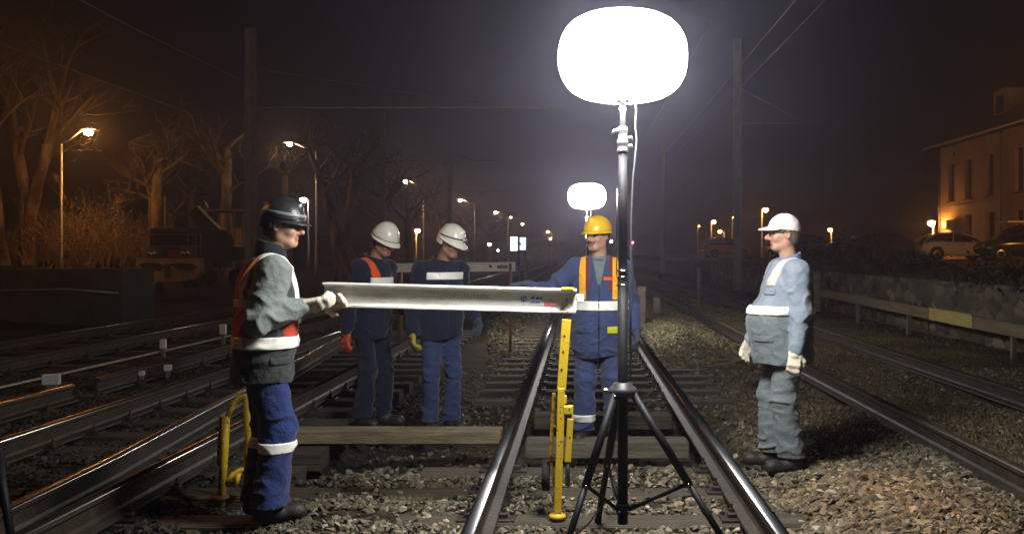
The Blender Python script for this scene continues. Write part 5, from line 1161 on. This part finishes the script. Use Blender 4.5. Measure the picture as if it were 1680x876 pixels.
    def headpart(name, f, m, lo_=(-0.2, -0.17, 1.55), hi_=(0.3, 0.17, 1.92), h=0.005, tagger=None):
        P, Q = nets(f, lo_, hi_, h); me = fast_mesh(name, HP(P) * sc, [Q]); o = link(name, me, m, root)
        if tagger is not None and len(me.polygons) == len(Q):
            me.polygons.foreach_set('material_index', tagger(P[Q].mean(1)).astype(np.int32)); me.update()
        return o
    return dict(root=root, torso=torso, arms=arms, jacket=jacket, trouser=ft, jt=jt, shell=shell, headpart=headpart, HP=HP, sc=sc, L=L, A=A, LG=LG, **bx)

def slab(lo, hi, ax=2, tilt=0.0): 
    return lambda P: np.maximum(lo - P[:, ax] - tilt * P[:, 0], P[:, ax] + tilt * P[:, 0] - hi)
def AND(*fs): return lambda P: np.maximum.reduce([f(P) for f in fs])
def OR(*fs): return lambda P: np.minimum.reduce([f(P) for f in fs])

def helmet_fn(peak=0.06, brim=0.022, zc=1.725, tilt=0.08, ridge=True, top=0.125, wide=0.1):
    s = Sdf().ell((-0.005, 0, zc), (0.128, wide + 0.008, top), 0.01)
    if ridge: s.cone((-0.10, 0, zc + 0.075), (0.085, 0, zc + 0.095), 0.018, 0.018, 0.03)
    def f(P):
        zz = P[:, 2] - zc + tilt * (P[:, 0])
        dome = np.maximum(s(P), -zz)
        ex = np.clip(P[:, 0] / 0.12, 0, 1) * peak
        rr = np.sqrt((P[:, 0] / (0.132 + brim + ex)) ** 2 + (P[:, 1] / (wide + 0.012 + brim)) ** 2)
        br = np.maximum((rr - 1) * 0.11, np.abs(zz + 0.10 * np.maximum(rr - 0.8, 0)) - 0.0055)
        return np.minimum(dome, br)
    return f

# 1: man at left in profile, holding the beam end
p1 = person(dict(label='worker in black helmet, red vest and blue trousers holding the left end of the beam', loc=(-1.80, 5.2, 0.0), rot=26, scale=0.985,
    seed=11, lean=0.10, headfwd=0.035, pitch=8, yaw=-29, handR=(0.190, -0.215, 1.225), handL=(0.323, -0.046, 1.215), hintR=(-0.5, -0.25, -0.8), palmR=(-0.1, 0.7, 0.6), gripR=dict(d=(0.90, -0.36, 0.15)),
    curlR=0.5, footR=(0.02, -0.09, -8), footL=(-0.02, 0.10, 5), jacket=[M_GREYJ, M_DKGREY, M_DKGREY, M_FLEECE], split=1.0, trousers=M_ROYAL, glove=M_WGLOVE, bulk=0.022, hem=0.80, colz=1.585, baggy=1.27, skin=M_SKIN))
T = p1['torso']
p1['shell']('hi_vis_vest', T, AND(slab(0.985, 1.50), lambda P: np.abs(P[:, 1]) - 0.20, lambda P: P[:, 0] - 0.04 - (1.45 - P[:, 2]) * 0.45, lambda P: 0.055 - np.sqrt(P[:, 1] ** 2 + (P[:, 0] - 0.04) ** 2)), 0.009, M_REDOR)
p1['shell']('reflective_waist_band', T, slab(0.985, 1.055), 0.013, M_REFL)
p1['shell']('reflective_chest_band', T, AND(slab(1.215, 1.265), lambda P: P[:, 0] - 0.0), 0.013, M_REFL)
for y in (-0.125, 0.125):
    p1['shell']('reflective_shoulder_tape', T, AND(slab(1.25, 1.56), lambda P: np.abs(P[:, 1] - y) - 0.026), 0.014, M_REFL)
p1['shell']('reflective_knee_band', p1['trouser'], slab(0.395, 0.455), 0.006, M_REFL, (-0.4, -0.4, 0.3), (0.45, 0.4, 0.6))
p1['headpart']('black_helmet', helmet_fn(0.038, -0.008, 1.728, 0.02, True, 0.13, 0.105), M_HBLACK)
def neckflap(P): return np.maximum(np.abs(np.sqrt(((P[:, 0] + 0.012) / 0.118) ** 2 + (P[:, 1] / 0.098) ** 2) - 1) * 0.1 - 0.006, np.maximum(np.maximum(1.665 - P[:, 2], P[:, 2] - 1.74), P[:, 0] + 0.03))
p1['headpart']('helmet_neck_flap', neckflap, M_HBLACK)
p1['headpart']('helmet_band', lambda P: np.maximum(helmet_fn(0.0, -0.02, 1.728, 0.02, False, 0.13, 0.105)(P) - 0.004, np.abs(P[:, 2] - 1.760 + 0.02 * P[:, 0]) - 0.010), mat('grey_strap', (0.16, 0.17, 0.18), 0.4))

# 2: white helmet, orange strap
p2 = person(dict(label='worker in plain white helmet and navy clothes with an orange vest strap, behind the beam', loc=(atx(609, 8.15), 8.15, -0.03), rot=-28, scale=0.985,
    seed=23, lean=0.08, headfwd=0.035, pitch=26, yaw=-4, handR=(-0.02, -0.30, 0.86), handL=(0.20, 0.24, 1.02), palmR=(0.2, 1, 0), curlR=0.5, footR=(-0.02, -0.10, -12), footL=(0.06, 0.10, 10),
    jacket=M_NAVY, trousers=M_NAVY, glove=dict(R=M_OGLOVE, L=M_DGLOVE), bulk=0.01, hem=0.80, skin=M_SKIN2, res=1.15))
T = p2['torso']
p2['shell']('orange_vest_strap', T, AND(slab(1.27, 1.56), lambda P: np.abs(P[:, 1] + 0.120 - (1.45 - P[:, 2]) * 0.22) - 0.036), 0.010, M_ORANGE)
p2['shell']('reflective_chest_band', T, AND(slab(1.275, 1.340), lambda P: 0.0 - P[:, 0], lambda P: np.abs(P[:, 1]) - 0.15), 0.013, M_REFL)
p2['headpart']('white_helmet', helmet_fn(0.022, 0.006, 1.722, 0.06, False, 0.148, 0.108), M_HWHITE)
p2['headpart']('helmet_rim', lambda P: np.maximum(helmet_fn(0.0, 0.0, 1.722, 0.06, False, 0.148, 0.108)(P) - 0.006, np.abs(P[:, 2] - 1.738 + 0.06 * P[:, 0]) - 0.009), mat('cream_rim', (0.50, 0.46, 0.34), 0.5))

# 3: white helmet with lamp, white chest band
p3 = person(dict(label='worker in scuffed white helmet with dark strap and yellow glove behind the beam', loc=(atx(722, 7.95), 7.95, -0.03), rot=-58, scale=0.975,
    seed=37, lean=0.08, headfwd=0.04, pitch=24, yaw=28, handR=(0.05, -0.28, 0.88), handL=(0.15, 0.28, 0.98), palmR=(0.1, 1, 0), curlR=0.8, footR=(0, -0.10, -8), footL=(0.03, 0.09, 12),
    jacket=M_NAVY, trousers=M_NAVY2, glove=dict(R=M_YGLOVE, L=M_DGLOVE), bulk=0.012, hem=0.82, skin=M_SKIN2, res=1.15))
p3['shell']('reflective_chest_band', p3['torso'], AND(slab(1.340, 1.405), lambda P: -0.02 - P[:, 0], lambda P: np.abs(P[:, 1]) - 0.175), 0.013, M_REFL)
p3['headpart']('white_helmet', helmet_fn(0.03, 0.006, 1.725, 0.10, True, 0.13, 0.10), M_HWHITE)
p3['headpart']('helmet_strap', lambda P: np.maximum(helmet_fn(0.0, 0.0, 1.725, 0.1, False, 0.13, 0.10)(P) - 0.004, np.abs(P[:, 2] - 1.748 - 0.1 * P[:, 0]) - 0.006), M_BLACK)
p3['headpart']('helmet_neck_flap', lambda P: np.maximum(np.abs(np.sqrt(((P[:, 0] + 0.012) / 0.122) ** 2 + (P[:, 1] / 0.10) ** 2) - 1) * 0.1 - 0.006, np.maximum(np.maximum(1.655 - P[:, 2], P[:, 2] - 1.75), P[:, 0] + 0.02)), M_HWHITE)
p3['headpart']('helmet_lamp', Sdf().ell((0.128, 0, 1.762), (0.02, 0.026, 0.02)), M_SILVER)

# 4: yellow helmet, facing the camera
p4 = person(dict(label='smiling worker in yellow helmet and navy overalls with yellow braces, facing the camera', loc=(0.165, 7.45, -0.02), rot=-92, scale=0.985,
    seed=51, lean=0.05, pitch=3, yaw=-38, handR=(0.24, -0.58, 1.285), handL=(0.10, 0.30, 0.92), hintR=(-0.3, -0.6, -0.7), palmR=(0, 0.2, -1), curlR=0.4, palmL=(0, -1, 0), footR=(0, -0.13, -14), footL=(0.05, 0.13, 14),
    jacket=M_NAVY4, trousers=M_NAVY4, glove=M_DGLOVE, bulk=0.034, hem=0.70, skin=M_SKIN, moustache=True, hair=mat('brown_hair', (0.07, 0.045, 0.03), 0.6, var=0.4, scale=60), belly=0.03, baggy=1.15, colz=1.52))
T = p4['torso']
p4['shell']('yellow_brace', T, AND(slab(1.17, 1.56), lambda P: np.abs(P[:, 1] - 0.135) - 0.028), 0.012, M_YORANGE)
p4['shell']('yellow_brace', T, AND(slab(1.17, 1.56), lambda P: np.abs(P[:, 1] + 0.135) - 0.028), 0.012, M_YORANGE)
for y in (-0.096, 0.096):
    p4['shell']('maroon_brace_edge', T, AND(slab(1.24, 1.55), lambda P: np.abs(P[:, 1] - y) - 0.016), 0.010, M_MAROON)
p4['shell']('reflective_waist_band', T, slab(1.085, 1.16), 0.013, M_REFL)
p4['shell']('lime_pocket_flap', p4['torso'], AND(slab(0.90, 0.955, 2, 0.0), lambda P: np.abs(P[:, 1] - 0.125) - 0.058, lambda P: -P[:, 0]), 0.012, M_LIME)
p4['shell']('orange_badge', T, AND(slab(1.325, 1.355), lambda P: np.abs(P[:, 1] - 0.075) - 0.04, lambda P: -P[:, 0]), 0.012, M_ORANGE)
p4['shell']('grey_shirt_front', T, AND(slab(1.28, 1.52), lambda P: np.abs(P[:, 1]) - 0.012 - (P[:, 2] - 1.28) * 0.20, lambda P: -P[:, 0]), 0.006, M_GREYBL)
p4['shell']('reflective_ankle_band', p4['trouser'], slab(0.165, 0.225), 0.006, M_REFL, (-0.3, -0.4, 0.1), (0.4, 0.4, 0.3))
p4['headpart']('yellow_helmet', helmet_fn(0.03, 0.002, 1.730, 0.0, True, 0.132, 0.105), M_HYELL)

# 5: man at right in pale cap
p5 = person(dict(label='stout worker in pale peaked cap, light blue jacket and white gloves standing at right', loc=(1.43, 6.32, 0.02), rot=186, scale=0.957,
    seed=64, lean=-0.02, headfwd=0.02, pitch=2, yaw=-4, handR=(0.17, -0.29, 0.90), handL=(0.03, 0.29, 0.86), palmR=(-0.2, 1, 0), palmL=(-0.3, -1, 0), curlR=0.7, curlL=0.75, footR=(0.07, -0.11, -10), footL=(-0.01, 0.10, 10),
    jacket=[M_LTBLUE, M_LTBLUE, M_GREYBL, cloth('blue_collar', (0.12, 0.19, 0.36))], split=1.11, trousers=M_GREYBL, glove=M_WGLOVE, bulk=0.034, belly=0.095, hem=0.755, hair=M_GREYHAIR, skin=M_SKIN, nose=1.7, baggy=1.25, moustache=False, fold=0.9, cuff=0.10))
T = p5['torso']
p5['shell']('reflective_chest_band', T, slab(1.115, 1.175), 0.012, M_REFL)
for y in (1,):
    p5['shell']('cream_yoke', T, AND(slab(1.315, 1.56), lambda P: np.abs(P[:, 1] * y - 0.12 + (1.45 - P[:, 2]) * 0.12) - 0.04), 0.009, M_CREAM)
# seams, zips, pocket flaps
def rect(y0, hw_, z0, z1, front=True): return AND(slab(z0, z1), lambda P: np.abs(P[:, 1] - y0) - hw_, (lambda P: -P[:, 0]) if front else (lambda P: P[:, 0]))
def side(x0, hw_, z0, z1, sgn): return AND(slab(z0, z1), lambda P: np.abs(P[:, 0] - x0) - hw_, lambda P: -sgn * P[:, 1])
M_ZIP = mat('dark_zip', (0.02, 0.02, 0.022), 0.5)
BLO, BHI = np.array([-.4, -.4, .7]), np.array([.45, .4, 1.6])
p5['shell']('button_placket', p5['torso'], rect(0.0, 0.022, 0.80, 1.47), 0.006, cloth('placket_grey', (0.17, 0.20, 0.23)), BLO, BHI)
p5['shell']('hip_pocket_flap', p5['torso'], rect(0.14, 0.06, 0.925, 0.965), 0.008, M_GREYBL, BLO, BHI)
p5['shell']('chest_pocket_flap', p5['torso'], rect(0.105, 0.05, 1.255, 1.295), 0.010, cloth('pocket_blue', (0.20, 0.245, 0.32)), BLO, BHI)
p4['shell']('zip', p4['torso'], rect(0.0, 0.006, 0.72, 1.30), 0.014, M_ZIP, BLO, BHI)
p4['shell']('pocket_flap', p4['torso'], rect(-0.125, 0.058, 0.90, 0.955), 0.009, M_NAVY4, BLO, BHI)
p3['shell']('zip', p3['torso'], rect(0.0, 0.006, 0.84, 1.47), 0.008, M_ZIP, BLO, BHI)
p1['shell']('pocket_flap', p1['torso'], side(0.07, 0.06, 0.90, 0.94, -1), 0.008, M_DKGREY, BLO, BHI)
capb = Sdf().ell((-0.005, 0, 1.72), (0.118, 0.098, 0.118), 0.02)
def capf(P):
    dome = np.maximum(capb(P), 1.715 - P[:, 2] + 0.16 * P[:, 0])
    x = P[:, 0] - 0.07; zz = P[:, 2] - (1.742 - 1.2 * np.clip(x, 0, 1) ** 2 - 3.0 * P[:, 1] ** 2 - 0.02 * np.clip(x, 0, 1))
    rr = np.sqrt((np.maximum(x, 0) / 0.112) ** 2 + (P[:, 1] / 0.09) ** 4 ** 0.5)
    return np.minimum(dome, np.maximum(np.maximum((rr - 1) * 0.08, np.abs(zz) - 0.006), 0.05 - P[:, 0]))
p5['headpart']('cap', capf, M_CAP)
g = MB(); H = p5['HP']
for y in (-1, 1):
    g.poly([Vector(H((-0.03, y * 0.088, 1.70)) * .957), Vector(H((0.02, y * 0.086, 1.702)) * .957), Vector(H((0.10, y * 0.064, 1.698)) * .957)], 0.0025, 6)
    g.poly([Vector(H((0.108 + 0.003 * math.cos(q), y * 0.034 + 0.024 * math.cos(q), 1.692 + 0.018 * math.sin(q))) * .957) for q in np.linspace(0, 6.28, 13)], 0.002, 5, False)
g.build('glasses', M_BLACK, p5['root'])
